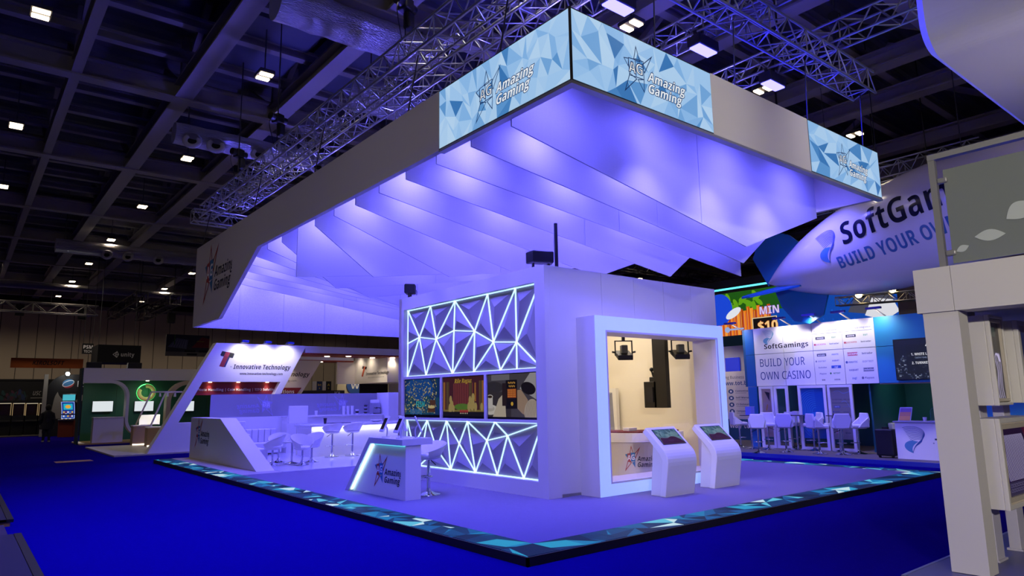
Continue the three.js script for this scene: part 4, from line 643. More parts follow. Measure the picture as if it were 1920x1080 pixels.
  const sr = rectZ(575, 732, 646, 742, -29); part('shelf', bx(sr.x0 - 2, sr.x1, sr.y0, sr.y1, -29.5, -29), M(0x38303c, 0.5), s); part('shelf_support', bx(sr.x0 - 2, sr.x1, 0, sr.y0, -29.5, -29.4), M(0x52483e, 0.6), s);
  part('lettering', faceZ(sr.x1 - 0.75, sr.x1 - 0.1, sr.y0, sr.y1, -28.99), decal(text(160, 64, null, [['ICE', 80, 34, 'bold 52px sans-serif', '#e6e0ea', 'center']])), s);
  [[586, 593, '#e8e4da', '', '#333'], [586.5, 593, '#d8d4ca', '', '#333'], [594, 604, '#2b3f78', 'bt', '#e8c84a'], [605, 611, '#f0ece4', '', '#333'], [611, 621, '#20242e', 'A', '#d8b83a']].forEach(([p0, p1, bg, ch, fg], i) => { if (i === 1) return; const r = rectZ(p0, 715, p1, 732, -29.1); const b = part('display_board', boxZ(r, 0.05), M(0xddd8cc, 0.6), s); part('board_print', faceZ(r.x0, r.x1, r.y0, r.y1, r.z + 0.005), print(text(64, 128, bg, [[ch, 32, 50, 'bold 44px sans-serif', fg, 'center'], [ch ? 's' : '', 32, 96, 'bold 36px sans-serif', fg, 'center']])), b); });
  const ar = rectZ(632, 697, 655, 760, -30), arch = thing('arched_booth', 'cream booth wall with rounded top corner and blue round emblem', 'exhibition stand', [ar.x0 + 1.5, 0, -30]);
  const P = [[ar.x0, 0.05], [ar.x0, ar.y1 - 0.9]]; for (let i = 1; i <= 8; i++) { const k = Math.PI - i / 8 * Math.PI / 2; P.push([ar.x0 + 0.9 + 0.9 * Math.cos(k), ar.y1 - 0.9 + 0.9 * Math.sin(k)]); } P.push([ar.x0 + 4, ar.y1], [ar.x0 + 4, 0.05]);
  part('wall_body', prismZ(P, -30.3, -30), M(0xcdbf9c, 0.7), arch); part('emblem_disc', new THREE.CylinderGeometry(0.5, 0.5, 0.04, 24).rotateX(Math.PI / 2).translate(ar.x0 + 1.05, ar.y1 - 0.75, -29.97), M(0x35589c, 0.5), arch);
  part('emblem_print', faceZ(ar.x0 + 0.7, ar.x0 + 1.4, ar.y1 - 1.05, ar.y1 - 0.45, -29.94), decal(text(64, 64, null, [['W', 32, 34, 'bold 54px sans-serif', '#e8e4dc', 'center']])), arch); spot(ar.x0 + 1, 4.5, -28.5, ar.x0 + 1.4, 2, -30, WARM, 14, 0.9, 1, 3);
}
// green stand
{
  const z = -31, t = thing('green_stand', 'dark green stand with rounded white portal frames and bright screens', 'exhibition stand', [3, 0, z]), gr = M(0x0f4f3a, 0.6), wh = M(0xd6d3d6, 0.5);
  const f = rectZ(152, 691, 350, 713, z), x0 = atZ(152, 760, z).x;
  part('roof_fascia', bx(x0, f.x1 + 6, f.y0, f.y1, z - 0.4, z), wh, t, 'pale fascia board'); const zb = z - 2.2;
  const xg = atZ(154, 760, zb).x; for (let i = 0; i < 6; i++) part('green_panel', bx(xg + i * 1.42 + 0.006, xg + (i + 1) * 1.42 - 0.006, 0.05, f.y1 - 0.05, zb - 0.1, zb), gr, t);
  part('side_wall', bx(x0 - 0.06, x0, 0, f.y1, z - 0.9, z), M(0x14302a, 0.6), t); part('stand_floor', bx(x0, x0 + 9, 0, 0.05, zb, z + 0.6), M(0x9a7a4c, 0.5), t, 'wooden stand floor');
  const portal = (xa, xb, top, bottom, r) => { const out = [], inn = [], w = 0.13; const arc = (cx, cy, rr, a0, a1, L) => { for (let i = 0; i <= 8; i++) { const a = a0 + (a1 - a0) * i / 8; L.push([cx + rr * Math.cos(a), cy + rr * Math.sin(a)]); } };
    out.push([xa, top]); arc(xb - r, top - r, r, Math.PI / 2, 0, out); arc(xb + r, bottom + r, r, Math.PI, Math.PI * 1.5, out); out.push([xb + r + 0.6, bottom]); inn.push([xb + r + 0.6, bottom - w]); arc(xb + r, bottom + r, r + w, Math.PI * 1.5, Math.PI, inn); arc(xb - r, top - r, r - w < 0.1 ? 0.1 : r - w, 0, Math.PI / 2, inn); inn.push([xa, top - w]);
    return prismZ([...out, ...inn], z - 0.5, z + 0.02); };
  const xp = atZ(241, 770, z).x; part('portal_frame', portal(x0, xp, f.y0, 0.35, 0.75), wh, t, 'white portal frame with rounded corner'); const xq = atZ(313, 740, z).x;
  const Q = []; for (let i = 0; i <= 8; i++) { const a = Math.PI - i / 8 * Math.PI / 2; Q.push([xq + 1.0 + 1.0 * Math.cos(a), f.y0 - 1.0 + 1.0 * Math.sin(a)]); } for (let i = 8; i >= 0; i--) { const a = Math.PI - i / 8 * Math.PI / 2; Q.push([xq + 1.0 + 0.8 * Math.cos(a), f.y0 - 1.0 + 0.8 * Math.sin(a)]); }
  part('portal_frame', prismZ([[xq, 0.05], ...Q.slice(0, 9), ...Q.slice(9), [xq + 0.2, 0.05]], z - 0.5, z), M(0xb9a78c, 0.5), t);
  // ring emblem with a green halo
  const rc = atZ(274.5, 736, zb + 0.1); part('ring_emblem', new THREE.TorusGeometry(0.33, 0.1, 10, 32, 5.4).rotateZ(2.6).scale(1, 1, 0.4).translate(rc.x, rc.y, zb + 0.1), M(0xd9a574, 0.4), t, 'tan ring emblem'); part('ring_glow', new THREE.TorusGeometry(0.42, 0.022, 8, 36).translate(rc.x, rc.y, zb + 0.06), glow(0x48ff78, 2.2, 0xffffff), t);
  const li = new THREE.PointLight(new THREE.Color().setRGB(0.2, 1, 0.3), 0.25, 0, 2); li.position.set(rc.x, rc.y, zb + 0.35); li.castShadow = true; li.name = 'ring_light'; scene.add(li);
  for (const [px, py] of [[179, 712], [277, 711]]) { const q = atZ(px, py, z - 0.3); part('downlight', cyl(q.x, f.y0 - 0.03, f.y0, z - 0.3, 0.07, 12), glow(0xfff0d8, 8, 0xffffff), t); spot(q.x, f.y0 - 0.06, z - 0.5, q.x, 0.5, zb, NEUTRAL, 3.5, 1.1, 1, 2); }
  const scr = (label, p0, p1, p2, p3, lines) => { const r = rectZ(p0, p1, p2, p3, zb + 0.14), s = thing('stand_screen', label, 'screen', [(r.x0 + r.x1) / 2, r.y0, r.z]); const bz = part('bezel', boxZ(r, 0.13), black, s); part('display', faceZ(r.x0 + 0.01, r.x1 - 0.01, r.y0 + 0.01, r.y1 - 0.01, r.z + 0.004), screenMat(text(256, 144, '#dfe6ea', lines), 0.95), bz); };
  scr('bright white screen with faint text lines above the plain white counter', 173, 752, 212, 772, [['▬▬▬', 60, 40, '12px sans-serif', '#99a4aa'], ['▬▬▬▬▬', 60, 62, '12px sans-serif', '#99a4aa'], ['▬▬▬▬', 60, 84, '12px sans-serif', '#99a4aa']]); scr('bright blank screen under the ring emblem', 252, 752, 288, 771, []); scr('bright blank screen behind the leaning white frame', 330, 752, 364, 771, []);
  const ctr = (label, p0, p1, p2, p3, zz, m) => { const r = rectZ(p0, p1, p2, p3, zz), s = thing('stand_counter', label, 'counter', [(r.x0 + r.x1) / 2, 0.05, zz]); part('body', bx(r.x0, r.x1, 0.05, r.y1 - 0.05, zz - 0.5, zz), m, s); part('worktop', rbx(r.x0 - 0.02, r.x1 + 0.02, r.y1 - 0.05, r.y1, zz - 0.52, zz + 0.02, 0.01), M(0xd9d6d2, 0.4), s); return [s, r]; };
  ctr('plain white counter on the green stand', 174, 782, 231, 828, z + 0.1, wh);
  const wood = M(0x9a7f62, 0.55);
  const frame = (label, p0, p1, zz, yb) => { const [s, r] = ctr(label, p0, yb[0], p1, yb[1], zz, wood); const a = V(r.x0 + 0.1, r.y1, zz - 0.1), b = atZ(p0 + 35, 735, zz - 0.1), c = V(b.x + 1.5, b.y, b.z); part('slanted_bar', bar(a, b, 0.06, 0.06), M(0xd6cec2, 0.5), s); part('top_bar', bar(b, c, 0.06, 0.06), M(0xd6cec2, 0.5), s); for (let i = 0; i < 3; i++) { part('spot_head', cyl(b.x + 0.35 + i * 0.3, b.y - 0.2, b.y - 0.05, b.z, 0.05, 10, 0.035), M(0xe6e2dc, 0.4), s); }
    part('plinth_glow', bx(r.x0, r.x1, 0.06, 0.1, zz + 0.005, zz + 0.02), glow(0xfff2dc, 3, 0xffffff), s); spot(b.x + 0.6, b.y - 0.25, b.z, b.x + 0.2, 0, b.z + 0.3, NEUTRAL, 5, 0.9, 1, 2); return [s, r]; };
  const [, r1] = frame('wood counter with leaning white bar frame and lit panel', 249, 283, -27.2, [797, 838]); frame('wood counter with leaning white bar frame beside the slanted facade', 276, 312, -25.6, [800, 845]);
  const lp = thing('lit_panel', 'small bright panel standing on the wood counter', 'panel', [r1.x0 + 0.7, r1.y1, -27.45]); part('board', rbx(r1.x0 + 0.25, r1.x0 + 1.05, r1.y1, r1.y1 + 0.42, -27.47, -27.43, 0.01), glow(0xf2ecdc, 0.8, 0xdddddd), lp); part('foot', bx(r1.x0 + 0.3, r1.x0 + 1.0, r1.y1, r1.y1 + 0.02, -27.55, -27.35), M(0xd6cec2, 0.5), lp);
  for (const [p0, p1, lab] of [[162, 190, 'black loudspeaker case on the roof of the green stand, by the dark side wall'], [239, 265, 'black loudspeaker case on the roof of the green stand, above the portal corner']]) { const r = rectZ(p0, 681, p1, 691, z - 0.2), s = thing('roof_case', lab, 'case', [(r.x0 + r.x1) / 2, f.y1, z - 0.2]); part('case_body', rbx(r.x0, r.x1, f.y1, f.y1 + 0.28, z - 0.39, z - 0.05, 0.02), black, s); part('grille', bx(r.x0 + 0.03, r.x1 - 0.03, f.y1 + 0.04, f.y1 + 0.24, z - 0.05, z - 0.04), M(0x1a1a1e, 0.8), s); }
}
// dark stand with the round emblem, slot machine, far machines, banners
{
  const z = -42.5, r = rectZ(87, 702, 152, 806, z), t = thing('dark_stand', 'black stand wall with rounded corner, round emblem and white swoosh', 'exhibition stand', [r.x0 + 1.5, 0, z]);
  const rad = 1.0, P = [[r.x0, 0], [r.x0, r.y1 - rad]]; for (let i = 1; i <= 8; i++) { const a = Math.PI - i / 8 * Math.PI / 2; P.push([r.x0 + rad + rad * Math.cos(a), r.y1 - rad + rad * Math.sin(a)]); } P.push([r.x1 + 2, r.y1], [r.x1 + 2, 0]);
  part('wall_body', prismZ(P, z - 0.3, z), M(0x1c1b20, 0.6), t); part('edge_strip', bx(r.x0 - 0.2, r.x0, 0, r.y1, z - 0.2, z), M(0xa9a49c, 0.5), t);
  const g1 = canvasTexture(512, 512, (g) => { g.fillStyle = '#a39d92'; g.beginPath(); g.moveTo(20, 512); g.bezierCurveTo(60, 330, 40, 260, 90, 190); g.bezierCurveTo(120, 330, 300, 330, 330, 250); g.bezierCurveTo(380, 200, 440, 215, 512, 210); g.lineTo(512, 250); g.bezierCurveTo(400, 240, 380, 330, 230, 330); g.lineTo(200, 512); g.closePath(); g.fill(); g.fillStyle = '#9c2f3c'; g.beginPath(); g.ellipse(195, 95, 62, 50, -0.3, 0, 7); g.fill(); g.fillStyle = '#2f6aa0'; g.beginPath(); g.ellipse(192, 80, 62, 42, -0.3, 0, 7); g.fill(); g.strokeStyle = '#d8dde2'; g.lineWidth = 7; g.beginPath(); g.ellipse(194, 90, 64, 30, -0.4, 0, 7); g.stroke(); g.fillStyle = '#d6d4d2'; g.font = '100px sans-serif'; g.fillText('PSM', 285, 130); });
  part('wall_print', faceZ(r.x0 + 0.1, r.x1 + 0.75, 1.0, r.y1 - 0.1, z + 0.006), decal(g1), t);
  const lp = atZ(127, 701, z + 0.4), lamp = thing('work_lamp', 'dazzling bare white lamp on top of the dark stand', 'lamp', [lp.x, r.y1, z + 0.3]); part('housing', rbx(lp.x - 0.13, lp.x + 0.13, r.y1, lp.y + 0.14, z + 0.1, z + 0.36, 0.02), black, lamp); part('lamp_lens', new THREE.SphereGeometry(0.1, 14, 10).translate(lp.x, lp.y, z + 0.42), glow(0xfffff2, 60, 0xffffff), lamp); part('bracket', bx(lp.x - 0.03, lp.x + 0.03, r.y1 - 0.1, r.y1 + 0.05, z - 0.1, z + 0.3), black, lamp); spot(lp.x, lp.y, z + 0.56, lp.x - 1, 0, z + 12, NEUTRAL, 12, 1.1, 1, 2);
  const tv = rectZ(112, 744, 118, 800, z + 0.2);
  // slot machine
  const b = atY(125, 819, 0), sm = thing('slot_machine', 'tall slot machine with glowing curved screen on an orange base', 'slot machine', [b.x, 0, b.z]); sm.rotation.y = -0.35; const o = sm.position, L = (g) => g.translate(o.x, o.y, o.z);
  const reel = canvasTexture(256, 512, (g, w, h) => { g.fillStyle = '#123c8c'; g.fillRect(0, 0, w, h); g.strokeStyle = '#9fb8ff'; g.lineWidth = 16; g.strokeRect(4, 4, w - 8, h - 8); g.fillStyle = '#27b0c8'; g.fillRect(40, 60, 176, 180); g.fillStyle = '#e8a83c'; g.beginPath(); g.arc(128, 150, 54, 0, 7); g.fill(); for (let i = 0; i < 15; i++) { g.fillStyle = ['#d8b04a', '#7a2a3c', '#d6d6e6', '#3a68c8'][i % 4]; g.fillRect(30 + (i % 5) * 40, 290 + Math.floor(i / 5) * 62, 32, 48); } });
  part('base', L(prismX([[0, 0], [-0.75, 0], [-0.75, 0.85], [0.05, 0.95]].map(p => [p[0] + 0.35, p[1]]), -0.38, 0.38, null, 0.02)), M(0x8a3c1c, 0.5), sm, 'orange base'); part('deck', L(rbx(-0.38, 0.38, 0.92, 1.0, 0.1, 0.55, 0.02)), M(0x6e6c70, 0.3), sm); for (const k of [-0.2, 0, 0.2]) part('button', L(cyl(k, 1.0, 1.02, 0.42, 0.035, 10)), glow(0xffe0b0, 1.2), sm);
  part('cabinet', L(prismX([[0.05, 1.0], [0.1, 1.3], [0.25, 1.95], [0.1, 2.0], [-0.25, 1.4], [-0.25, 1.0]], -0.34, 0.34)), M(0x16161c, 0.4), sm); const q = []; for (let i = 0; i < 4; i++) { const ya = 1.02 + i * 0.235, yb = ya + 0.235, za = 0.07 + 0.04 * i * i * 0.5, zb = 0.07 + 0.04 * (i + 1) * (i + 1) * 0.5; const gq = quad(V(-0.33, ya, za), V(0.33, ya, za), V(0.33, yb, zb), V(-0.33, yb, zb)); const u = gq.attributes.uv; for (let k = 0; k < 4; k++) u.setY(k, (i + u.getY(k)) / 4); q.push(gq); } part('curved_display', L(merge(q)), screenMat(reel, 0.9), sm);
  const tp = part('topper', L(rbx(-0.34, 0.34, 2.0, 2.4, 0.12, 0.2, 0.02)), M(0x16161c, 0.4), sm); part('topper_display', L(faceZ(-0.31, 0.31, 2.03, 2.37, 0.205)), screenMat(text(128, 72, '#4cb6c8', [['●', 64, 34, '44px sans-serif', '#f0b850', 'center']]), 0.9), tp);
  // dark stand with a row of machines
  const zf = -46, d = rectZ(-60, 713, 88, 800, zf), w = thing('machine_wall', 'long black stand wall behind the row of dark gaming machines', 'exhibition stand', [d.x0 + 3, 0, zf]); part('wall_body', bx(d.x0, d.x1 + 0.4, 0, d.y1, zf - 0.4, zf - 0.2), M(0x0d0c0e, 0.7), w); part('top_rail', bx(d.x0, d.x1 + 0.4, d.y1, d.y1 + 0.08, zf - 0.42, zf - 0.18), M(0x1a1816, 0.6), w);
  part('stand_floor', bx(d.x0, d.x1 + 0.4, 0, 0.05, zf - 0.2, zf + 2.2), M(0x4c443a, 0.6), w); const gfx = canvasTexture(512, 160, (g) => { for (let i = 0; i < 60; i++) { g.fillStyle = ['#2b2440', '#153a3c', '#4a2034', '#1f2f5a', '#2a2a2c'][i % 5]; g.beginPath(); g.ellipse(rnd() * 290, 40 + rnd() * 90, 8 + rnd() * 26, 5 + rnd() * 14, rnd() * 3, 0, 7); g.fill(); } g.fillStyle = '#aaa5a0'; g.font = 'italic 62px sans-serif'; g.fillText('usc', 345, 70); g.fillRect(330, 90, 160, 5); }); const gx = rectZ(0, 725, 88, 762, zf - 0.19); part('wall_print', faceZ(gx.x0, gx.x1, gx.y0, gx.y1, zf - 0.19), decal(gfx), w);
  for (const [p0, p1] of [[1, 17], [26, 44], [51, 68], [78, 90]]) { const rr = rectZ(p0, 756, p1, 779, zf + 0.9), s = thing('gaming_machine', 'dark gaming machine with thin gold lit frame in the row', 'gaming machine', [(rr.x0 + rr.x1) / 2, 0.05, zf + 0.6], 'row of dark gaming machines'), c = (rr.x0 + rr.x1) / 2; part('cabinet', bx(c - 0.3, c + 0.3, 0.05, rr.y1 + 0.15, zf + 0.2, zf + 0.88), M(0x121114, 0.5), s); part('button_deck', rbx(c - 0.3, c + 0.3, 0.82, 0.92, zf + 0.85, zf + 1.15, 0.02), M(0x1c1a1c, 0.4), s);
    for (const k of [-1, 1]) part('frame_strip', bx(c + k * 0.29 - 0.015, c + k * 0.29 + 0.015, rr.y0, rr.y1, zf + 0.88, zf + 0.9), glow(0xc8a878, 0.5), s); part('frame_strip', bx(c - 0.29, c + 0.29, rr.y1 - 0.03, rr.y1, zf + 0.88, zf + 0.9), glow(0xe8d8b8, 0.8), s); part('display', bx(c - 0.26, c + 0.26, rr.y0 + 0.03, rr.y1 - 0.05, zf + 0.875, zf + 0.885), M(0x2a1814, 0.2), s); }
  // hanging banners
  const hang = (name, label, p, zz, depth, mat, tex, up = 3) => { const q2 = rectZ(...p, zz), s = thing(name, label, 'banner', [(q2.x0 + q2.x1) / 2, q2.y0, zz]); part('panel', bx(q2.x0, q2.x1, q2.y0, q2.y1, zz - depth, zz), mat, s); part('banner_print', faceZ(q2.x0, q2.x1, q2.y0, q2.y1, zz + 0.006), print(tex, 0.8), s); for (const f of [0.08, 0.92]) part('hanging_wire', rod(V(q2.x0 + (q2.x1 - q2.x0) * f, q2.y1, zz - depth / 2), V(q2.x0 + (q2.x1 - q2.x0) * f, 13.15, zz - depth / 2), 0.015, 5), darkSteel, s); return [s, q2]; };
  hang('hanging_banner', 'orange hanging banner with dark slanted lettering', [20, 672, 156, 690], -58, 0.2, M(0xb5581c, 0.8), text(1024, 140, '#b5581c', [['KIROLSOFT', 512, 66, 'italic bold 84px sans-serif', '#1c1712', 'center']]));
  const ub = hang('hanging_banner', 'black hanging box banner with white cube emblem and lettering', [183, 647, 264, 680], -44, 2.6, M(0x101014, 0.7), canvasTexture(512, 208, (g) => { g.fillStyle = '#101014'; g.fillRect(0, 0, 512, 208); g.strokeStyle = '#c9c7c4'; g.lineWidth = 9; g.beginPath(); g.moveTo(180, 112); g.lineTo(225, 78); g.lineTo(245, 112); g.lineTo(225, 146); g.closePath(); g.moveTo(208, 112); g.lineTo(245, 112); g.moveTo(208, 112); g.lineTo(225, 80); g.moveTo(208, 112); g.lineTo(225, 144); g.stroke(); g.fillStyle = '#c9c7c4'; g.font = 'bold 66px sans-serif'; g.fillText('unity', 268, 134); }));
  hang('hanging_banner', 'small black banner with white stacked lettering behind the box banner', [155, 644, 175, 663], -47, 0.3, M(0x0e0e10, 0.7), text(256, 256, '#0e0e10', [['PSM', 128, 90, 'bold 120px sans-serif', '#f4f2f0', 'center'], ['TECH', 128, 200, '84px sans-serif', '#f4f2f0', 'center']]));
  hang('hanging_banner', 'hanging picture banner with grey building and red machinery print', [311, 628, 392, 668], -60, 0.1, M(0x55504c, 0.8), canvasTexture(512, 256, (g, w, h) => { g.fillStyle = '#3d3c46'; g.fillRect(0, 0, w, h); g.fillStyle = '#6b6f80'; g.beginPath(); g.moveTo(20, 150); g.lineTo(120, 40); g.lineTo(260, 60); g.lineTo(240, 170); g.closePath(); g.fill(); g.strokeStyle = '#8f94a8'; g.lineWidth = 6; for (let i = 0; i < 6; i++) { g.beginPath(); g.moveTo(60 + i * 32, 150); g.lineTo(110 + i * 25, 60); g.stroke(); } g.fillStyle = '#4e7a3a'; g.fillRect(90, 0, 14, 120); g.fillStyle = '#8a3038'; g.beginPath(); g.moveTo(300, 150); g.lineTo(420, 20); g.lineTo(512, 40); g.lineTo(512, 150); g.closePath(); g.fill(); g.fillStyle = '#9c8a3c'; g.fillRect(360, 70, 90, 10); g.fillStyle = '#6b6660'; g.fillRect(0, 205, w, 51); g.fillStyle = '#1c1a1e'; g.fillRect(220, 180, 130, 26); g.fillRect(390, 180, 110, 26); g.fillRect(250, 220, 120, 24); }));
  // blue light bar lying on the floor, floor stickers
  const lb = atY(95, 809, 0); single('floor_light_bar', rbx(lb.x - 0.5, lb.x + 0.5, 0, 0.08, lb.z - 0.05, lb.z + 0.05, 0.01), glow(0x2238ff, 3, 0xffffff), 'blue light bar glowing on the floor behind the walking person', 'light bar');
  for (const [a, c, lab] of [[[101, 866], [175, 864], 'red printed floor sticker on the carpet before the stands'], [[13, 813], [48, 812], 'far red floor sticker by the dark machines']]) { const p = atY(a[0], a[1], 0), q3 = atY(c[0], c[1], 0), zc = (p.z + q3.z) / 2; single('floor_sticker', bx(p.x, q3.x, 0, 0.004, zc - 0.35, zc + 0.35), print(text(256, 96, '#7a2230', [['▮ ▬▬▬▬▬ ▮', 128, 48, 'bold 34px sans-serif', '#b08e90', 'center']])), lab, 'sticker'); }
}
// the walking person
{
  const b = atY(85, 829, 0), t = thing('person', 'person in long dark coat and jeans walking away over the carpet', 'person', [b.x, 0, b.z]); const o = t.position;
  const bones = [[0, 1.42, 0, 0.15, 0, 1.0, 0, 0.16], [-0.12, 1.38, 0, 0.09, 0.12, 1.38, 0, 0.09], [0, 1.45, 0, 0.06, 0, 1.54, 0.0, 0.055], [-0.09, 0.92, 0, 0.11, -0.1, 0.5, 0.05, 0.075], [-0.1, 0.5, 0.05, 0.075, -0.11, 0.09, -0.02, 0.05], [0.09, 0.92, 0, 0.11, 0.1, 0.5, 0.1, 0.075], [0.1, 0.5, 0.1, 0.075, 0.12, 0.09, 0.12, 0.05], [-0.2, 1.36, 0, 0.07, -0.27, 1.08, -0.02, 0.055], [-0.27, 1.08, -0.02, 0.055, -0.24, 0.85, -0.12, 0.04], [0.2, 1.36, 0, 0.07, 0.27, 1.08, 0.03, 0.055], [0.27, 1.08, 0.03, 0.055, 0.26, 0.84, -0.05, 0.04], [-0.11, 0.05, -0.02, 0.05, -0.12, 0.04, -0.17, 0.04], [0.12, 0.05, 0.12, 0.05, 0.13, 0.04, -0.03, 0.04]];
  const field = (bs, k) => (x, y, z) => { let s = 0; for (const [ax, ay, az, ra, cx, cy, cz, rc] of bs) { const dx = cx - ax, dy = cy - ay, dz = cz - az, l = dx * dx + dy * dy + dz * dz, h = Math.min(1, Math.max(0, ((x - ax) * dx + (y - ay) * dy + (z - az) * dz) / l)); const d = Math.hypot(x - ax - dx * h, y - ay - dy * h, z - az - dz * h) - (ra + (rc - ra) * h); s += Math.exp(-k * d); } return -Math.log(s) / k; };
  const mesh = (f, c, half, n) => { const mc = new MarchingCubes(n, undefined, false, false, 60000); mc.isolation = 0; for (let k = 0; k < n; k++) for (let j = 0; j < n; j++) for (let i = 0; i < n; i++) mc.field[i + j * n + k * n * n] = -f(c[0] + (i / n * 2 - 1) * half, c[1] + (j / n * 2 - 1) * half, c[2] + (k / n * 2 - 1) * half); mc.update(); const g = new THREE.BufferGeometry(); g.setAttribute('position', new THREE.BufferAttribute(mc.positionArray.slice(0, mc.count * 3), 3)); g.setAttribute('normal', new THREE.BufferAttribute(mc.normalArray.slice(0, mc.count * 3), 3)); g.setAttribute('uv', new THREE.BufferAttribute(new Float32Array(mc.count * 2), 2)); return g.scale(half, half, half).translate(...c); };
  const body = mesh(field(bones, 45), [0, 0.85, 0], 0.95, 96), head = mesh(field([[0, 1.63, 0, 0.09, 0, 1.68, -0.015, 0.085], [0, 1.58, -0.07, 0.03, 0, 1.6, -0.09, 0.03], [0, 1.63, -0.1, 0.012, 0, 1.615, -0.115, 0.014], [-0.09, 1.64, 0, 0.014, -0.092, 1.62, 0, 0.014], [0.09, 1.64, 0, 0.014, 0.092, 1.62, 0, 0.014]], 60), [0, 1.65, 0], 0.2, 40);
  const hand = (sx, cx, cz) => { const L = []; L.push([cx, 0.83, cz, 0.032, cx, 0.77, cz, 0.03]); for (let i = 0; i < 4; i++) L.push([cx, 0.755, cz - 0.03 + i * 0.02, 0.0095, cx - sx * 0.012, 0.69 + (i === 3 ? 0.018 : i === 0 ? 0.008 : 0), cz - 0.03 + i * 0.02, 0.0085]); L.push([cx, 0.8, cz - 0.03, 0.011, cx - sx * 0.01, 0.755, cz - 0.055, 0.009]); return mesh(field(L, 160), [cx, 0.76, cz], 0.11, 44); };
  const skin = merge([body, head, hand(-1, -0.24, -0.12), hand(1, 0.26, -0.05)]);
  part('body', skin.translate(o.x, 0, o.z), M(0x15131c, 0.8), t);
  const coat = lathe([[0.0, 1.5], [0.09, 1.49], [0.2, 1.42], [0.22, 1.2], [0.21, 1.02], [0.27, 0.8], [0.31, 0.62], [0.29, 0.62], [0.2, 1.0], [0, 1.45]], 24).scale(1, 1, 0.72); part('coat', coat.translate(o.x, 0, o.z), M(0x100e14, 0.9), t, 'long dark coat');
  const sleeve = (s) => merge([rod(V(s * 0.2, 1.38, 0), V(s * 0.275, 1.08, 0.01), 0.085, 10, 0.07), rod(V(s * 0.275, 1.09, 0.01), V(s * 0.252, 0.86, -0.08), 0.07, 10, 0.055)]); for (const s of [-1, 1]) part('sleeve', sleeve(s).translate(o.x, 0, o.z), M(0x100e14, 0.9), t);
  part('hair', new THREE.SphereGeometry(0.125, 18, 14).scale(1, 1.15, 1.05).translate(o.x, 1.68, o.z + 0.025), M(0x140e0c, 0.9), t); for (const [sx, sz] of [[-0.115, -0.09], [0.125, 0.05]]) part('shoe', rbx(o.x + sx - 0.05, o.x + sx + 0.05, 0, 0.085, o.z + sz - 0.13, o.z + sz + 0.14, 0.03), M(0xa39c94, 0.6), t, 'pale shoe');
}
// ------------------------------------------------------------------ the stand on the right, across the aisle
const SX = 15.2, SF = 0.1;
// the swirl of thin lines used on the stand, drawn in a 1 x 1.3 box
function swirl(g, x, y, s, col) {
  g.save(); g.translate(x, y); g.scale(s, s); g.strokeStyle = col; g.lineWidth = 0.018;
  for (let i = 0; i < 11; i++) { const k = i / 10; g.beginPath(); g.moveTo(-0.42 + 0.3 * k, -0.56 + 0.62 * k); g.bezierCurveTo(0.1 + 0.1 * k, -0.72 + 0.6 * k, 0.5 - 0.1 * k, -0.52 + 0.5 * k, 0.42 - 0.16 * k, -0.2 + 0.32 * k); g.bezierCurveTo(0.36 - 0.2 * k, 0.0 + 0.25 * k, 0.0, 0.16 + 0.1 * k, -0.08, 0.6); g.stroke(); }
  g.globalAlpha = 0.75; g.fillStyle = '#3f8fc0'; g.beginPath(); g.moveTo(-0.06, 0.64); g.bezierCurveTo(-0.5, 0.5, -0.5, 0.12, -0.1, 0.04); g.bezierCurveTo(0.05, 0.06, 0.12, 0.08, 0.16, 0.1); g.bezierCurveTo(-0.04, 0.22, -0.16, 0.4, -0.06, 0.64); g.fill(); g.restore();
}
const providers = [['NETENT', '#3a7a5a'], ['WM', '#15151f'], ['AVION', '#2a3348'], ['EGT', '#2e8f4a'], ['QUICKSPIN', '#b8485a'], ['betradar', '#303a58'], ['AMATIC', '#4a5a9a'], ['iSOFTBET', '#8a8aa8'], ['HABART', '#3a3f98'], ['Evolution', '#5a6080'], ['zugl', '#2e58b8'], ['Playson', '#6a6a94']];
function providerGrid(g, x, y, w, h, rows) { let i = 0; for (let r = 0; r < rows; r++) for (let c = 0; c < 2; c++) { const [t, col] = providers[(i++ + rows) % providers.length]; g.font = 'bold ' + Math.round(h / rows * 0.34) + 'px sans-serif'; g.fillStyle = col; g.textAlign = 'center'; g.textBaseline = 'middle'; const X = x + w * (0.27 + 0.46 * c), Y = y + h * (r + 0.5) / rows; if ((i % 5) === 1) { g.fillRect(X - w * 0.16, Y - h / rows * 0.22, w * 0.32, h / rows * 0.44); g.fillStyle = '#e8e6f4'; } else if ((i % 5) === 3) { g.beginPath(); g.arc(X - w * 0.2, Y, h / rows * 0.16, 0, 7); g.fill(); } g.fillText(t, X, Y, w * 0.36); } }
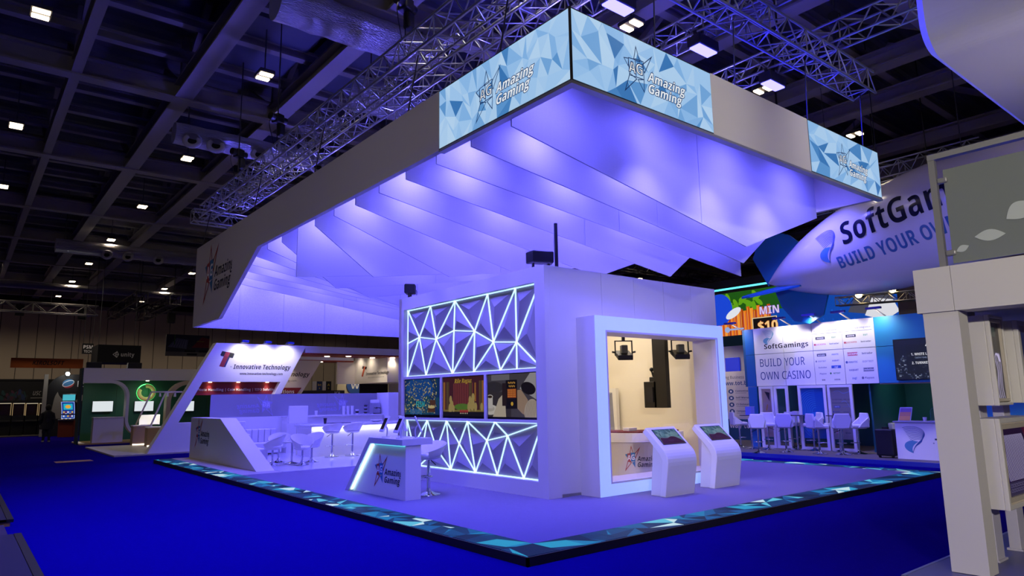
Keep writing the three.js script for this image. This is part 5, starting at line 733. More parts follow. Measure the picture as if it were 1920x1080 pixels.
{
  const t = thing('casino_stand', 'tall white and blue stand wall with BUILD YOUR OWN CASINO lettering', 'exhibition stand', [SX, 0, -4]), wh = M(0xe6e4ea, 0.5), blueM = M(0x2a86b8, 0.45), teal = M(0x0f5a60, 0.6);
  const e0 = atY(1393, 850, SF), fx = 13.05;
  part('stand_floor', bx(fx, 22, 0, SF, -12, 4), M(0x6d645c, 0.6), t, 'grey-brown wooden stand floor'); part('floor_edge', bx(fx - 0.03, fx, 0, SF + 0.005, -12, 4), M(0x2c3a9c, 0.4), t);
  const zt = [1411, 1466, 1520, 1576, 1637].map((p, i) => atX(p, 660, SX).z), zA = atX(1413, 640, SX).z, zE = atX(1641, 640, SX).z, yT = 3.86, yM = 3.02, yB = 2.0;
  const zz = [zA, atX(1469, 655, SX).z, atX(1524, 650, SX).z, atX(1580, 645, SX).z, zE];
  const W = 512;
  const sheet = (i, j) => canvasTexture(W, W, (g) => {
    g.fillStyle = '#e6e4ec'; g.fillRect(0, 0, W, W); const k = i;
    if (j === 1 && k < 2) { swirl(g, k ? -250 : 262, 190, 230, '#5f9fc0'); g.fillStyle = '#14182c'; g.font = 'bold 128px sans-serif'; g.textBaseline = 'alphabetic'; g.fillText('SoftGamings', 175 - k * W, 420, 790); }
    if (j === 0 && k < 2) { g.fillStyle = '#283f86'; g.font = '172px sans-serif'; g.fillText('BUILD YOUR', 72 - k * W, 200, 800); g.fillText('OWN CASINO', 72 - k * W, 410, 890); }
    if (k >= 2) { if (j === 1) { g.fillStyle = '#3c4a78'; g.font = '46px sans-serif'; g.fillText('40+ top game providers', 30 - (k - 2) * W, 170, 440); g.fillText('under a single integration', 30 - (k - 3) * W, 170, 440); g.fillRect(0, 205, W - 30 * (k === 3), 6); providerGrid(g, 0, 235, W, 230, 2); } else providerGrid(g, 0, 20, W, 470, k === 2 ? 5 : 4); }
  });
  for (let i = 0; i < 4; i++) for (const j of [0, 1]) { const y0 = j ? yM : yB, y1 = j ? yT : yM, m = part('wall_panel', bx(SX, SX + 0.08, y0 + 0.006, y1 - 0.006, zz[i] + 0.006, zz[i + 1] - 0.006), wh, t); part('panel_print', faceX(zz[i] + 0.008, zz[i + 1] - 0.008, y0 + 0.008, y1 - 0.008, SX - 0.004), print(sheet(i, j), 0.5), m); }
  part('wall_backing', bx(SX + 0.08, SX + 0.3, yB, yT, zz[0] - 0.45, 4), M(0x1c4f78, 0.6), t);
  for (const [z0, z1] of [[zE, zE + 1.35], [zE + 1.35, zE + 2.7], [zE + 2.7, 4]]) for (const [y0, y1] of [[SF, yB], [yB, yM], [yM, yT]]) if (!(y1 === yB && z0 < zE + 1.2)) part('blue_panel', bx(SX, SX + 0.08, y0 + 0.006, y1 - 0.006, z0 + 0.006, z1 - 0.006), blueM, t);
  for (const [y0, y1] of [[SF, yB], [yB, yM], [yM, yT]]) part('blue_panel', bx(SX, SX + 0.1, y0, y1 - 0.01, zz[0] - 0.32, zz[0] - 0.01), M(0x1c5fa8, 0.45), t);
  // recess behind the glass and the green alcove
  part('alcove_wall', bx(SX + 2.4, SX + 2.5, SF, yT, -8, 4), teal, t); part('alcove_wall', bx(SX + 0.1, SX + 2.4, SF, yT, zE + 1.3, zE + 1.4), teal, t); part('alcove_wall', bx(SX + 0.1, SX + 2.4, SF, yB, zE - 0.35, zE - 0.3), teal, t); part('alcove_lintel', bx(SX + 0.02, SX + 0.1, yB - 0.03, yB, zE, zE + 1.35), M(0x9a8a6a, 0.5), t);
  const glass = new THREE.MeshPhysicalMaterial({ color: 0xf4f8ff, roughness: 0.03, transmission: 1, thickness: 0 });
  const artA = canvasTexture(384, 768, (g, w, h) => { g.fillStyle = '#1f66b0'; g.fillRect(0, 0, w, h); g.strokeStyle = '#49a0c8'; g.lineWidth = 9; for (let i = 0; i < 10; i++) { g.beginPath(); g.ellipse(260, 420, 330 - i * 28, 400 - i * 30, -0.5, 2.6, 5.2); g.stroke(); } g.fillStyle = '#2f86d0'; g.beginPath(); g.ellipse(170, 520, 120, 170, 0.7, 0, 7); g.fill(); });
  const artB = canvasTexture(384, 768, (g, w, h) => { g.fillStyle = '#9a9488'; g.fillRect(0, 0, w, h); g.strokeStyle = '#8fb4d8'; g.lineWidth = 6; g.beginPath(); g.moveTo(60, 60); g.bezierCurveTo(260, 20, 140, 140, 380, 60); g.moveTo(200, 220); g.bezierCurveTo(330, 150, 330, 330, 384, 300); g.stroke(); g.fillStyle = '#33384a'; g.font = '30px sans-serif'; g.fillText('40+ Game Providers', 20, 190, 200); g.fillText('under a single', 240, 190, 140); g.fillRect(10, 230, 370, 6); providerGrid(g, 0, 250, w, 460, 6); });
  const door = (label, px0, px1, py0, py1, X, art, op) => { const r = rectX(px0, py0, px1, py1, X), d = thing('glass_door', label, 'glass door', [X, SF, (r.z0 + r.z1) / 2]), w = 0.08, y0 = SF, y1 = yB - 0.005; part('frame_stile', bx(X - 0.03, X + 0.03, y0, y1, r.z0, r.z0 + w), wh, d); part('frame_stile', bx(X - 0.03, X + 0.03, y0, y1, r.z1 - w, r.z1), wh, d); part('frame_rail', bx(X - 0.03, X + 0.03, y1 - w, y1, r.z0 + w, r.z1 - w), wh, d); part('frame_rail', bx(X - 0.03, X + 0.03, y0, y0 + w, r.z0 + w, r.z1 - w), wh, d); part('glass_pane', faceX(r.z0 + w, r.z1 - w, y0 + w, y1 - w, X), glass, d); if (art) part('film_print', faceX(r.z0 + w, r.z1 - w, y0 + w + 0.25, y1 - w, X + 0.02), print(art, 0.3), d); return d; };
  door('white-framed glass door with blue swirl film', 1500, 1553, 723, 840, SX - 0.06, artA); door('white-framed glass door with provider logos on a grey film', 1556, 1603, 721, 846, SX - 0.06, artB);
  const artC = canvasTexture(256, 768, (g, w, h) => { g.fillStyle = '#b89c84'; g.fillRect(0, 0, w, h); g.fillStyle = '#2a2a3a'; g.beginPath(); g.moveTo(70, 40); g.lineTo(200, 60); g.lineTo(190, 200); g.closePath(); g.fill(); g.fillStyle = '#c8963c'; g.beginPath(); g.ellipse(110, 300, 20, 60, 0.4, 0, 7); g.fill(); });
  const fold = door('narrow white glass door folded back, with tan poster film', 1427, 1454, 730, 838, SX - 0.06, artC); door('narrow white glass door beside the tan poster door', 1455, 1481, 730, 836, SX - 0.06, null);
  // wall floodlights on arms
  for (const px of [1390, 1483, 1540, 1596, 1664]) { const q = atX(px, 640, SX), f = thing('sign_floodlight', 'slim dark floodlight on an angled arm over the stand wall', 'floodlight', [SX - 0.3, yT, q.z], 'slim floodlights over the white and blue wall'); part('arm', bar(V(SX + 0.05, yT, q.z), V(SX - 0.36, yT + 0.2, q.z - 0.12), 0.03, 0.03), M(0xcfc7c0, 0.4), f); part('lamp_head', rbx(SX - 0.46, SX - 0.34, yT + 0.18, yT + 0.24, q.z - 0.32, q.z + 0.08, 0.01), M(0x3a36a0, 0.4), f); spot(SX - 0.4, yT + 0.15, q.z - 0.1, SX + 0.05, yT - 0.6, q.z - 0.1, NEUTRAL, 4.2, 1.15, 1, 3); }
  // presentation screen
  const r = rectX(1677, 634, 1752, 712, SX - 0.08), s = thing('presentation_screen', 'large dark wall screen listing white label and turnkey platforms', 'screen', [SX - 0.05, r.y0, (r.z0 + r.z1) / 2]); const bz = part('bezel', boxX({ ...r, z1: r.z0 + 1.55 }, 0.08), black, s);
  part('display', faceX(r.z0 + 0.02, r.z0 + 1.53, r.y0 + 0.02, r.y1 - 0.02, r.x - 0.004), screenMat(canvasTexture(768, 460, (g, w, h) => { g.fillStyle = '#1c2233'; g.fillRect(0, 0, w, h); for (let i = 0; i < 260; i++) { g.fillStyle = ['#2c3448', '#3c465c', '#566078', '#8a92a8'][i % 4]; g.fillRect(rnd() * w, 180 + rnd() * 270, 4 + rnd() * 26, 4 + rnd() * 16); } g.fillStyle = 'rgba(28,32,44,0.8)'; g.fillRect(150, 60, w - 150, 340); g.fillStyle = '#f2f2f6'; g.font = 'bold 62px sans-serif'; g.fillText('4 platforms', 400, 100); g.font = 'bold 40px sans-serif'; g.fillText('1. WHITE LABEL', 210, 190); g.fillText('2. TURNKEY', 210, 290); g.font = '26px sans-serif'; g.fillStyle = '#9fb0d0'; g.fillText('Casino ready in 2 months', 255, 225); }), 0.75), bz);
  // counter with swirl
  const cx = 13.75, c0 = atX(1682, 840, cx).z, c1 = c0 + 2.2, ct = atX(1700, 790, cx).y, c = thing('stand_counter', 'white counter with blue swirl emblem at the edge of the casino stand', 'counter', [cx + 0.3, SF, (c0 + c1) / 2]); part('body', bx(cx, cx + 0.6, SF, ct - 0.03, c0, c1), wh, c); part('worktop', rbx(cx - 0.03, cx + 0.63, ct - 0.03, ct, c0 - 0.04, c1, 0.006), M(0x9a9aa8, 0.35), c);
  part('front_print', faceX(c0 + 0.02, c0 + 1.52, SF + 0.05, ct - 0.05, cx - 0.005), decal(canvasTexture(768, 480, (g) => { swirl(g, 205, 230, 300, '#2c4f90'); g.fillStyle = '#2c3a70'; g.font = 'bold 52px sans-serif'; g.fillText('40+ top', 540, 90); g.fillText('under a', 520, 150); providerGrid(g, 400, 190, 420, 270, 5); })), c);
  // things on the counter
  const br = thing('brochure_holder', 'acrylic holder with orange printed leaflets on the counter', 'brochure holder', [cx + 0.2, ct, c0 + 0.15]); part('holder', bar(V(cx + 0.1, ct, c0 + 0.2), V(cx + 0.3, ct + 0.34, c0 + 0.2), 0.3, 0.01, V(1, 0, 0)), M(0x9aa0b8, 0.2), br); for (let i = 0; i < 3; i++) part('leaflet', bar(V(cx + 0.1 + i * 0.06, ct + 0.02 + i * 0.1, c0 + 0.2), V(cx + 0.16 + i * 0.06, ct + 0.12 + i * 0.1, c0 + 0.2), 0.26, 0.01, V(1, 0, 0)), M([0xc08030, 0xa8683a, 0x5a3a78][i], 0.5), br);
  const dm = thing('glass_dome', 'clear glass dome on the counter beside the cups', 'glass dome', [cx + 0.35, ct, c0 + 0.85]); part('dome', lathe([[0.13, 0], [0.13, 0.22], [0.09, 0.3], [0, 0.33]], 24).translate(cx + 0.35, ct + 0.02, c0 + 0.85), new THREE.MeshPhysicalMaterial({ color: 0xffffff, roughness: 0.02, transmission: 1, thickness: 0, side: 2 }), dm); part('base', cyl(cx + 0.35, ct, ct + 0.02, c0 + 0.85, 0.15, 24), alu, dm); part('knob', new THREE.SphereGeometry(0.02, 10, 8).translate(cx + 0.35, ct + 0.37, c0 + 0.85), alu, dm);
  for (let i = 0; i < 2; i++) single('paper_cup', cyl(cx + 0.15, ct, ct + 0.1, c0 + 0.66 + i * 0.28, 0.035, 14, 0.045), M(0xd9d8ea, 0.5), 'small white paper cup on the counter of the casino stand', 'cup', 'paper cups on the casino stand counter'); const cs = thing('cup_stack', 'tall stack of paper cups on the counter behind the flowers', 'cups', [cx + 0.45, ct, c0 + 1.12]); for (let i = 0; i < 7; i++) part('cup', cyl(cx + 0.45, ct + i * 0.055, ct + i * 0.055 + 0.06, c0 + 1.12, 0.05, 14, 0.062), M(i % 2 ? 0xc9c8d4 : 0xdcdbe6, 0.5), cs);
  single('dark_bottle', lathe([[0, 0], [0.05, 0], [0.05, 0.16], [0.02, 0.22], [0.02, 0.3], [0, 0.3]], 16).translate(cx + 0.45, ct, c0 + 1.42), M(0x14101a, 0.2), 'dark bottle at the far end of the counter', 'bottle'); single('napkin_box', rbx(cx + 0.1, cx + 0.3, ct, ct + 0.06, c0 + 1.05, c0 + 1.35, 0.01), M(0xb9b4c8, 0.6), 'low pale napkin box on the counter', 'box');
  const sc = thing('suitcase', 'black upright suitcase leaning by the white counter', 'suitcase', [cx + 0.1, SF, c0 - 0.3]); part('case_body', rbx(cx - 0.05, cx + 0.25, SF + 0.05, SF + 0.72, c0 - 0.5, c0 - 0.06, 0.04), M(0x0d0d12, 0.6), sc); part('handle', bx(cx + 0.08, cx + 0.12, SF + 0.72, SF + 0.77, c0 - 0.36, c0 - 0.2), black, sc); for (const k of [-0.44, -0.12]) part('wheel', cyl(0, -0.02, 0.02, 0, 0.045, 12).rotateX(Math.PI / 2).translate(cx + 0.02, SF + 0.045, c0 + k), black, sc);
  // white sofa in the alcove
  const so = thing('alcove_sofa', 'white leather sofa in the green alcove', 'sofa', [SX + 1.3, SF, zE + 0.5]), lm = M(0xd9d6dc, 0.4); part('seat', rbx(SX + 0.9, SX + 1.7, SF + 0.12, SF + 0.42, zE - 0.15, zE + 1.25, 0.04), lm, so); part('backrest', rbx(SX + 1.5, SX + 1.75, SF + 0.4, SF + 0.82, zE - 0.15, zE + 1.25, 0.05), lm, so); part('arm', rbx(SX + 0.9, SX + 1.7, SF + 0.12, SF + 0.78, zE - 0.28, zE - 0.12, 0.04), lm, so); for (const [a, b] of [[0.95, -0.2], [1.65, -0.2], [0.95, 1.15], [1.65, 1.15]]) part('leg', cyl(SX + a, SF, SF + 0.13, zE + b, 0.02, 8), chrome, so);
  spot(SX + 0.6, 2.9, zE + 0.5, SX + 1.6, 0.4, zE + 0.5, NEUTRAL, 4, 1, 1, 3);
  // bucket stools and bar tables
  const lz = M(0xdedce6, 0.35);
  const bucket = (label, x, z, turn, proto) => { const d = thing('bucket_stool', label, 'stool', [0, 0, 0], 'white bucket bar stools on the casino stand'); part('base', lathe([[0, 0], [0.2, 0], [0.2, 0.012], [0.05, 0.05], [0.03, 0.1], [0, 0.1]], 24), chrome, d); part('column', cyl(0, 0.08, 0.68, 0, 0.028, 14), chrome, d); part('footrest', new THREE.TorusGeometry(0.12, 0.011, 8, 22).rotateX(Math.PI / 2).translate(0, 0.3, 0.08), chrome, d); part('seat', rbx(-0.21, 0.21, 0.68, 0.79, -0.19, 0.22, 0.045), lz, d);
    part('backrest', prismZ([[-0.17, 0.7], [0.17, 0.7], [0.24, 0.92], [0.18, 1.1], [-0.18, 1.1], [-0.24, 0.92]], -0.25, -0.19, null, 0.018).rotateX(0), lz, d); for (const s of [-1, 1]) part('side_wing', prismX([[-0.22, 0.72], [0.08, 0.72], [0.0, 0.82], [-0.2, 0.98]], s * 0.22 - 0.022, s * 0.22 + 0.022, null, 0.01), lz, d); part('lever', rod(V(0.03, 0.65, 0), V(0.18, 0.58, 0.04), 0.007), black, d); d.position.set(x, SF, z); d.rotation.y = turn; return d; };
  const at = (px, py) => atY(px, py, SF);
  [[1389, 838, 0.9, 'by the glowing window, side on'], [1424, 849, 2.1, 'at the first table, back turned to the aisle'], [1442.5, 842.5, -1.0, 'at the first table, facing the aisle'], [1475, 847.5, 2.0, 'at the middle table, back turned to the aisle'], [1488, 841, -1.0, 'at the middle table, facing the aisle'], [1503, 837.5, -1.2, 'farthest back at the middle table, by the glass door'], [1528, 845, -2.25, 'behind the middle table, nearest the swirl door'], [1538, 851, 1.0, 'between the middle and last tables, side on'], [1562, 844, -1.0, 'at the last table, facing the aisle'], [1581.7, 852.5, 2.2, 'at the last table, back turned to the aisle'], [1612, 851, -2.2, 'at the last table, nearest the green alcove']].forEach(([px, py, a, lab]) => { const q = at(px, py); bucket('white bucket bar stool ' + lab, q.x, q.z, a); });
  [[1411, 841, 'first', 'with a clear box, nearest the tan posters'], [1497, 843, 'middle', 'with a small dispenser, before the swirl door'], [1577, 847, 'last', 'with a dark device, before the logo door']].forEach(([px, py, n, lab]) => { const q = at(px, py), d = thing('bar_table', 'round chrome bar table ' + lab, 'table', [q.x, SF, q.z]); part('base', lathe([[0, 0], [0.22, 0], [0.22, 0.012], [0.05, 0.05], [0, 0.05]], 24).translate(q.x, SF, q.z), chrome, d); part('column', cyl(q.x, SF + 0.04, SF + 1.0, q.z, 0.03, 12), chrome, d); part('top', cyl(q.x, SF + 1.0, SF + 1.02, q.z, 0.32, 30), M(0x4a4658, 0.25), d);
    if (n === 'last') single('tabletop_device', rbx(q.x - 0.05, q.x + 0.05, SF + 1.02, SF + 1.07, q.z - 0.12, q.z + 0.12, 0.01), black, 'flat dark device lying on the last bar table', 'device'); else if (n === 'first') { const bxx = thing('clear_box', 'clear ballot box on the first bar table', 'box', [q.x, SF + 1.02, q.z]); part('box_body', rbx(q.x - 0.1, q.x + 0.1, SF + 1.02, SF + 1.27, q.z - 0.1, q.z + 0.1, 0.005), M(0x6a78d8, 0.2), bxx); part('lid', bx(q.x - 0.11, q.x + 0.11, SF + 1.27, SF + 1.28, q.z - 0.11, q.z + 0.11), M(0x9aa4e8, 0.2), bxx); } else single('napkin_dispenser', rbx(q.x - 0.06, q.x + 0.06, SF + 1.02, SF + 1.13, q.z - 0.08, q.z + 0.08, 0.01), M(0xc9c6d8, 0.4), 'small pale dispenser on the middle bar table', 'dispenser'); });
}
// airship balloon
{
  const tail = V(15, 5.22, -5.75), ax = V(0, 0.20, 1).normalize(), prof = [[0, 0], [0.03, 0.02], [0.5, 0.34], [1, 0.62], [1.6, 0.90], [2.3, 1.14], [3.1, 1.33], [4, 1.45], [5, 1.5], [6.2, 1.47], [7.4, 1.34], [8.6, 1.08], [9.5, 0.75], [10.1, 0.4], [10.4, 0]];
  const curve = new THREE.SplineCurve(prof.map(p => new THREE.Vector2(p[1], p[0]))), pts = curve.getPoints(60).map(p => new THREE.Vector2(Math.max(0, p.x), p.y)), Q = new THREE.Quaternion().setFromUnitVectors(V(0, 1, 0), ax);
  const t = thing('airship_balloon', 'white inflatable airship with blue fins and SoftGamings lettering', 'balloon', [tail.x, 4.6, 0]), place = (g) => g.applyQuaternion(Q).translate(tail.x, tail.y, tail.z);
  part('envelope', place(new THREE.LatheGeometry(pts, 48)), M(0xd8d4e2, 0.16), t, 'glossy white envelope');
  // lettering wrapped on the side that faces the main stand
  const N = 40, K = 16, pos = [], uv = [], idx = [], s0 = 1.35, s1 = 7.4, a0 = -0.66, a1 = 0.58, rAt = (s) => { let i = 0; while (i < prof.length - 2 && prof[i + 1][0] < s) i++; const f = (s - prof[i][0]) / (prof[i + 1][0] - prof[i][0]); const p = curve.getPoint((i + f) / (prof.length - 1)); return p.x; };
  for (let i = 0; i <= N; i++) for (let k = 0; k <= K; k++) { const s = s0 + (s1 - s0) * i / N, a = a0 + (a1 - a0) * k / K, r = rAt(s) + 0.012; pos.push(-r * Math.cos(a), s, -r * Math.sin(a)); uv.push(i / N, k / K); }
  for (let i = 0; i < N; i++) for (let k = 0; k < K; k++) { const p = i * (K + 1) + k; idx.push(p, p + K + 1, p + 1, p + 1, p + K + 1, p + K + 2); }
  const g = new THREE.BufferGeometry(); g.setAttribute('position', new THREE.BufferAttribute(new Float32Array(pos), 3)); g.setAttribute('uv', new THREE.BufferAttribute(new Float32Array(uv), 2)); g.setIndex(idx); g.computeVertexNormals();
  const txt = canvasTexture(2048, 512, (c) => { swirl(c, 440, 215, 250, '#4a5a8a'); c.fillStyle = '#0f1430'; c.font = 'bold 270px sans-serif'; c.fillText('SoftGamings', 600, 270, 1440); c.fillStyle = '#3f6ca8'; c.font = 'bold 150px sans-serif'; c.fillText('BUILD YOUR OWN CASINO', 480, 455, 1560); });
  part('lettering', place(g), decal(txt, 0.2), t);
  const fin = M(0x0f5fa0, 0.45, { side: 2 }), P = (px, py, x) => { const q = atX(px, py, x); return [q.z, q.y]; };
  part('fin', prismX([P(1442, 537, 15), P(1412, 486, 15), P(1424, 452, 15), P(1452, 434, 15), P(1480, 441, 15), P(1507, 460, 15)], 14.97, 15.03), fin, t, 'blue upright fin'); part('fin', prismX([P(1452, 541, 15), P(1466, 575, 15), P(1490, 602, 15), P(1520, 607, 15), P(1545, 590, 15), P(1555, 545, 15)], 14.97, 15.03), fin, t, 'blue lower fin');
  part('fin', prismY([[14.95, -5.35], [14.6, -4.3], [13.9, -4.65], [13.2, -5.35], [13.15, -5.6], [13.5, -5.75]], 5.05, 5.10).translate(-15, -5.1, 0).rotateZ(0.26).translate(15, 5.1, 0), fin, t, 'blue side fin'); part('fin', prismY([[15.05, -5.35], [15.4, -4.3], [16.3, -4.7], [16.8, -5.5]], 5.05, 5.10), fin, t);
  for (const [px, py] of [[1468, 497], [1484, 478]]) { const q = atX(px, py, 14.9); part('fin_clip', new THREE.SphereGeometry(0.045, 10, 8).translate(q.x, q.y, q.z), M(0xdddbe6, 0.4), t); }
  for (const z of [-3.5, 0, 3]) part('hanging_wire', rod(V(15, 5.6 + (z + 5.75) * 0.2 + 0.9, z), V(15, 13.15, z), 0.008, 5), darkSteel, t);
}
// big picture screen and things behind
{
  const X = 23, a = atX(1335, 554, X), b = atX(1685, 545, X), lo = atX(1500, 640, X).y, r = { z0: a.z, z1: b.z, y0: atX(1345, 632, X).y, y1: a.y }, t = thing('video_wall', 'huge bright video wall with orange planks and prize sign', 'video wall', [X, 0, (r.z0 + r.z1) / 2]);
  part('cabinet', bx(X, X + 0.3, r.y0, r.y1, r.z0 - 3, r.z1), M(0x101216, 0.6), t); part('led_edge', bx(X - 0.1, X, r.y1 + 0.15, r.y1 + 0.22, r.z0 - 3, r.z1), glow(0x58e0f0, 1.6, 0xffffff), t); part('top_rig', bx(X - 0.15, X + 0.3, r.y1 + 0.22, r.y1 + 0.6, r.z0 - 3, r.z1), M(0x16181c, 0.7), t); part('base_wall', bx(X, X + 0.3, 0, r.y0, r.z0 - 3, r.z1 + 4), M(0x12424c, 0.7), t);
  const pic = canvasTexture(2048, 512, (g, w, h) => {
    g.fillStyle = '#0d49b0'; g.fillRect(0, 0, w, h); g.fillStyle = '#1c62d8'; for (let i = 0; i < 90; i++) { g.beginPath(); g.arc(900 + rnd() * 1148, rnd() * h, 3 + rnd() * 6, 0, 7); g.fill(); }
    g.fillStyle = '#1f5a14'; g.fillRect(0, 0, 900, 260); g.fillStyle = '#66a818'; for (let i = 0; i < 22; i++) { g.beginPath(); g.ellipse(120 + rnd() * 560, 40 + rnd() * 170, 60, 26, rnd() * 3, 0, 7); g.fill(); }
    for (let i = 0; i < 16; i++) { g.fillStyle = ['#f07818', '#d85a10', '#ff9a2c', '#b8440c'][i % 4]; g.fillRect(60 + i * 42, 190 + (i % 3) * 22, 40, 322); } g.fillStyle = '#ffb850'; for (let i = 0; i < 16; i++) g.fillRect(70 + i * 42, 200 + (i % 3) * 22, 6, 312);
    g.fillStyle = '#1b4ae0'; g.beginPath(); g.ellipse(90, 190, 170, 190, 0, 0, 7); g.fill(); g.fillStyle = '#eef2fa'; g.beginPath(); g.ellipse(270, 250, 110, 46, -0.5, 0, 7); g.fill(); g.fillStyle = '#9fb4e8'; g.fillRect(170, 430, 220, 20); g.beginPath(); g.arc(180, 440, 34, 0, 7); g.fill();
    g.fillStyle = '#141010'; g.fillRect(500, 330, 300, 182); g.strokeStyle = '#f0d8b0'; g.lineWidth = 10; g.strokeRect(506, 336, 288, 200); g.font = 'bold 150px sans-serif'; g.fillStyle = '#ffd890'; g.strokeStyle = '#d86818'; g.lineWidth = 8; g.strokeText('$10', 560, 490); g.fillText('$10', 560, 490); g.font = 'bold 120px sans-serif'; g.fillStyle = '#e6d6fa'; g.strokeStyle = '#7a3ac8'; g.strokeText('MIN', 590, 300); g.fillText('MIN', 590, 300);
    g.font = 'bold 110px sans-serif'; g.fillStyle = '#f0a838'; g.fillText('E', 1180, 130); g.fillStyle = '#7fd0f8'; g.fillRect(1190, 210, 60, 120); g.fillRect(1270, 190, 60, 120);
    g.fillStyle = '#4c4c58'; g.beginPath(); g.moveTo(1560, 380); g.lineTo(1640, 230); g.lineTo(1700, 90); g.lineTo(1800, 150); g.lineTo(1960, 110); g.lineTo(2000, 330); g.lineTo(1760, 420); g.closePath(); g.fill(); g.fillStyle = '#e8e8ee'; g.beginPath(); g.moveTo(1720, 430); g.lineTo(1800, 260); g.lineTo(1990, 300); g.lineTo(2040, 420); g.lineTo(1900, 500); g.closePath(); g.fill(); g.fillStyle = '#2a2a32'; g.beginPath(); g.moveTo(1660, 120); g.lineTo(1900, 60); g.lineTo(1840, 170); g.closePath(); g.fill();
  });
  part('picture', faceX(r.z0, r.z1, r.y0, r.y1, X - 0.01), screenMat(pic, 0.85), t);
  part('grey_wall', bx(X - 0.2, X + 0.4, 0, r.y1 + 1.2, r.z1, r.z1 + 5), M(0x6a5f62, 0.7), t);
  const tr = truss('lamp_truss', 'brown-lit truss with two bright lamps before the video wall', V(20, atX(1570, 566, 20).y, atX(1570, 566, 20).z), V(20, atX(1735, 557, 20).y, atX(1735, 557, 20).z + 2.5), 0.3); for (const [px, py] of [[1610, 553], [1673, 543]]) { const q = atX(px, py, 19.8); part('lamp_lens', new THREE.SphereGeometry(0.11, 12, 10).translate(q.x, q.y, q.z), glow(0xffd890, 20, 0xffffff), tr); part('lamp_can', cyl(0, -0.12, 0.12, 0, 0.1, 12).rotateZ(Math.PI / 2).translate(q.x + 0.16, q.y, q.z), black, tr); }
  part('hanging_wire', rod(V(20, tr.position.y + 0.28, -2.5), V(20, 13.15, -2.5), 0.02, 5), darkSteel, tr);
  // betting stand behind the window frame
  const B = 18.2, c = rectX(1352, 696, 1414, 800, B), s = thing('betting_stand', 'cream printed stand wall with www.tot.bet lettering', 'exhibition stand', [B, 0, (c.z0 + c.z1) / 2]); part('wall_body', bx(B, B + 0.2, SF, c.y1, c.z0 - 1, c.z1 + 0.05), M(0xcdbfb2, 0.6), s);
  part('wall_print', faceX(c.z0 - 0.6, c.z1 + 0.02, 0.9, c.y1 - 0.02, B - 0.006), print(canvasTexture(768, 860, (g, w, h) => { g.fillStyle = '#cdbfb2'; g.fillRect(0, 0, w, h); g.fillStyle = '#2a2c3c'; g.textAlign = 'right'; g.font = '76px sans-serif'; g.fillText('Gaming Business in 5', 740, 130, 560); g.fillStyle = '#1c3570'; g.font = 'bold 104px sans-serif'; g.fillText('www.tot.bet', 750, 250, 500); g.textAlign = 'left'; ['Customizable System', 'Self Management', 'CS Outsourcing Service', 'Company Establishment'].forEach((l, i) => { g.fillStyle = '#1f3a6e'; g.beginPath(); g.arc(400, 370 + i * 125, 42, 0, 7); g.fill(); g.fillStyle = '#d8d0cc'; g.fillRect(384, 352 + i * 125, 32, 36); g.fillStyle = '#25304c'; g.font = 'bold 44px sans-serif'; g.fillText(l, 470, 378 + i * 125, 420); g.fillStyle = '#8a8078'; g.fillRect(470, 398 + i * 125, 180, 8); }); g.fillStyle = '#2b2622'; g.fillRect(200, 340, 110, 300); g.fillStyle = '#b06a40'; g.fillRect(212, 420, 86, 60); }), 0.6), s);
  part('counter_band', bx(B - 0.3, B, SF, 0.85, c.z0 - 1, c.z1 + 0.05), M(0x1c4a66, 0.5), s); part('band_lettering', faceX(c.z0 - 0.4, c.z1, 0.45, 0.8, B - 0.306), decal(text(512, 100, null, [['easy way to', 500, 50, 'bold 76px sans-serif', '#d8c8c0', 'right']])), s);
  const gg = rectX(1362, 648, 1408, 697, B + 0.6); part('roof_sign', prismX([[gg.z0 - 1, gg.y0], [gg.z0 - 1, gg.y1], [gg.z1 - 0.15, gg.y1], [gg.z1, gg.y0]], B + 0.6, B + 0.9), M(0xb5aca8, 0.6), s); part('sign_letter', faceX(gg.z0 - 0.2, gg.z0 + 0.55, gg.y0 + 0.4, gg.y1 - 0.4, B + 0.59), decal(text(128, 128, null, [['T', 64, 66, 'bold 110px sans-serif', '#b8c0f4', 'center']])), s); part('lit_box', bx(B + 0.5, B + 0.58, gg.y0, gg.y0 + 0.55, gg.z0, gg.z0 + 0.6), glow(0x2030d0, 0.8), s);
  part('roof_sign_support', bx(B + 0.62, B + 0.85, SF, gg.y0, gg.z0 - 0.9, gg.z0 - 0.6), M(0x8a8480, 0.6), s); spot(B - 1, 4, c.z0, B, 2, c.z0, NEUTRAL, 9, 0.9, 1, 3);
}
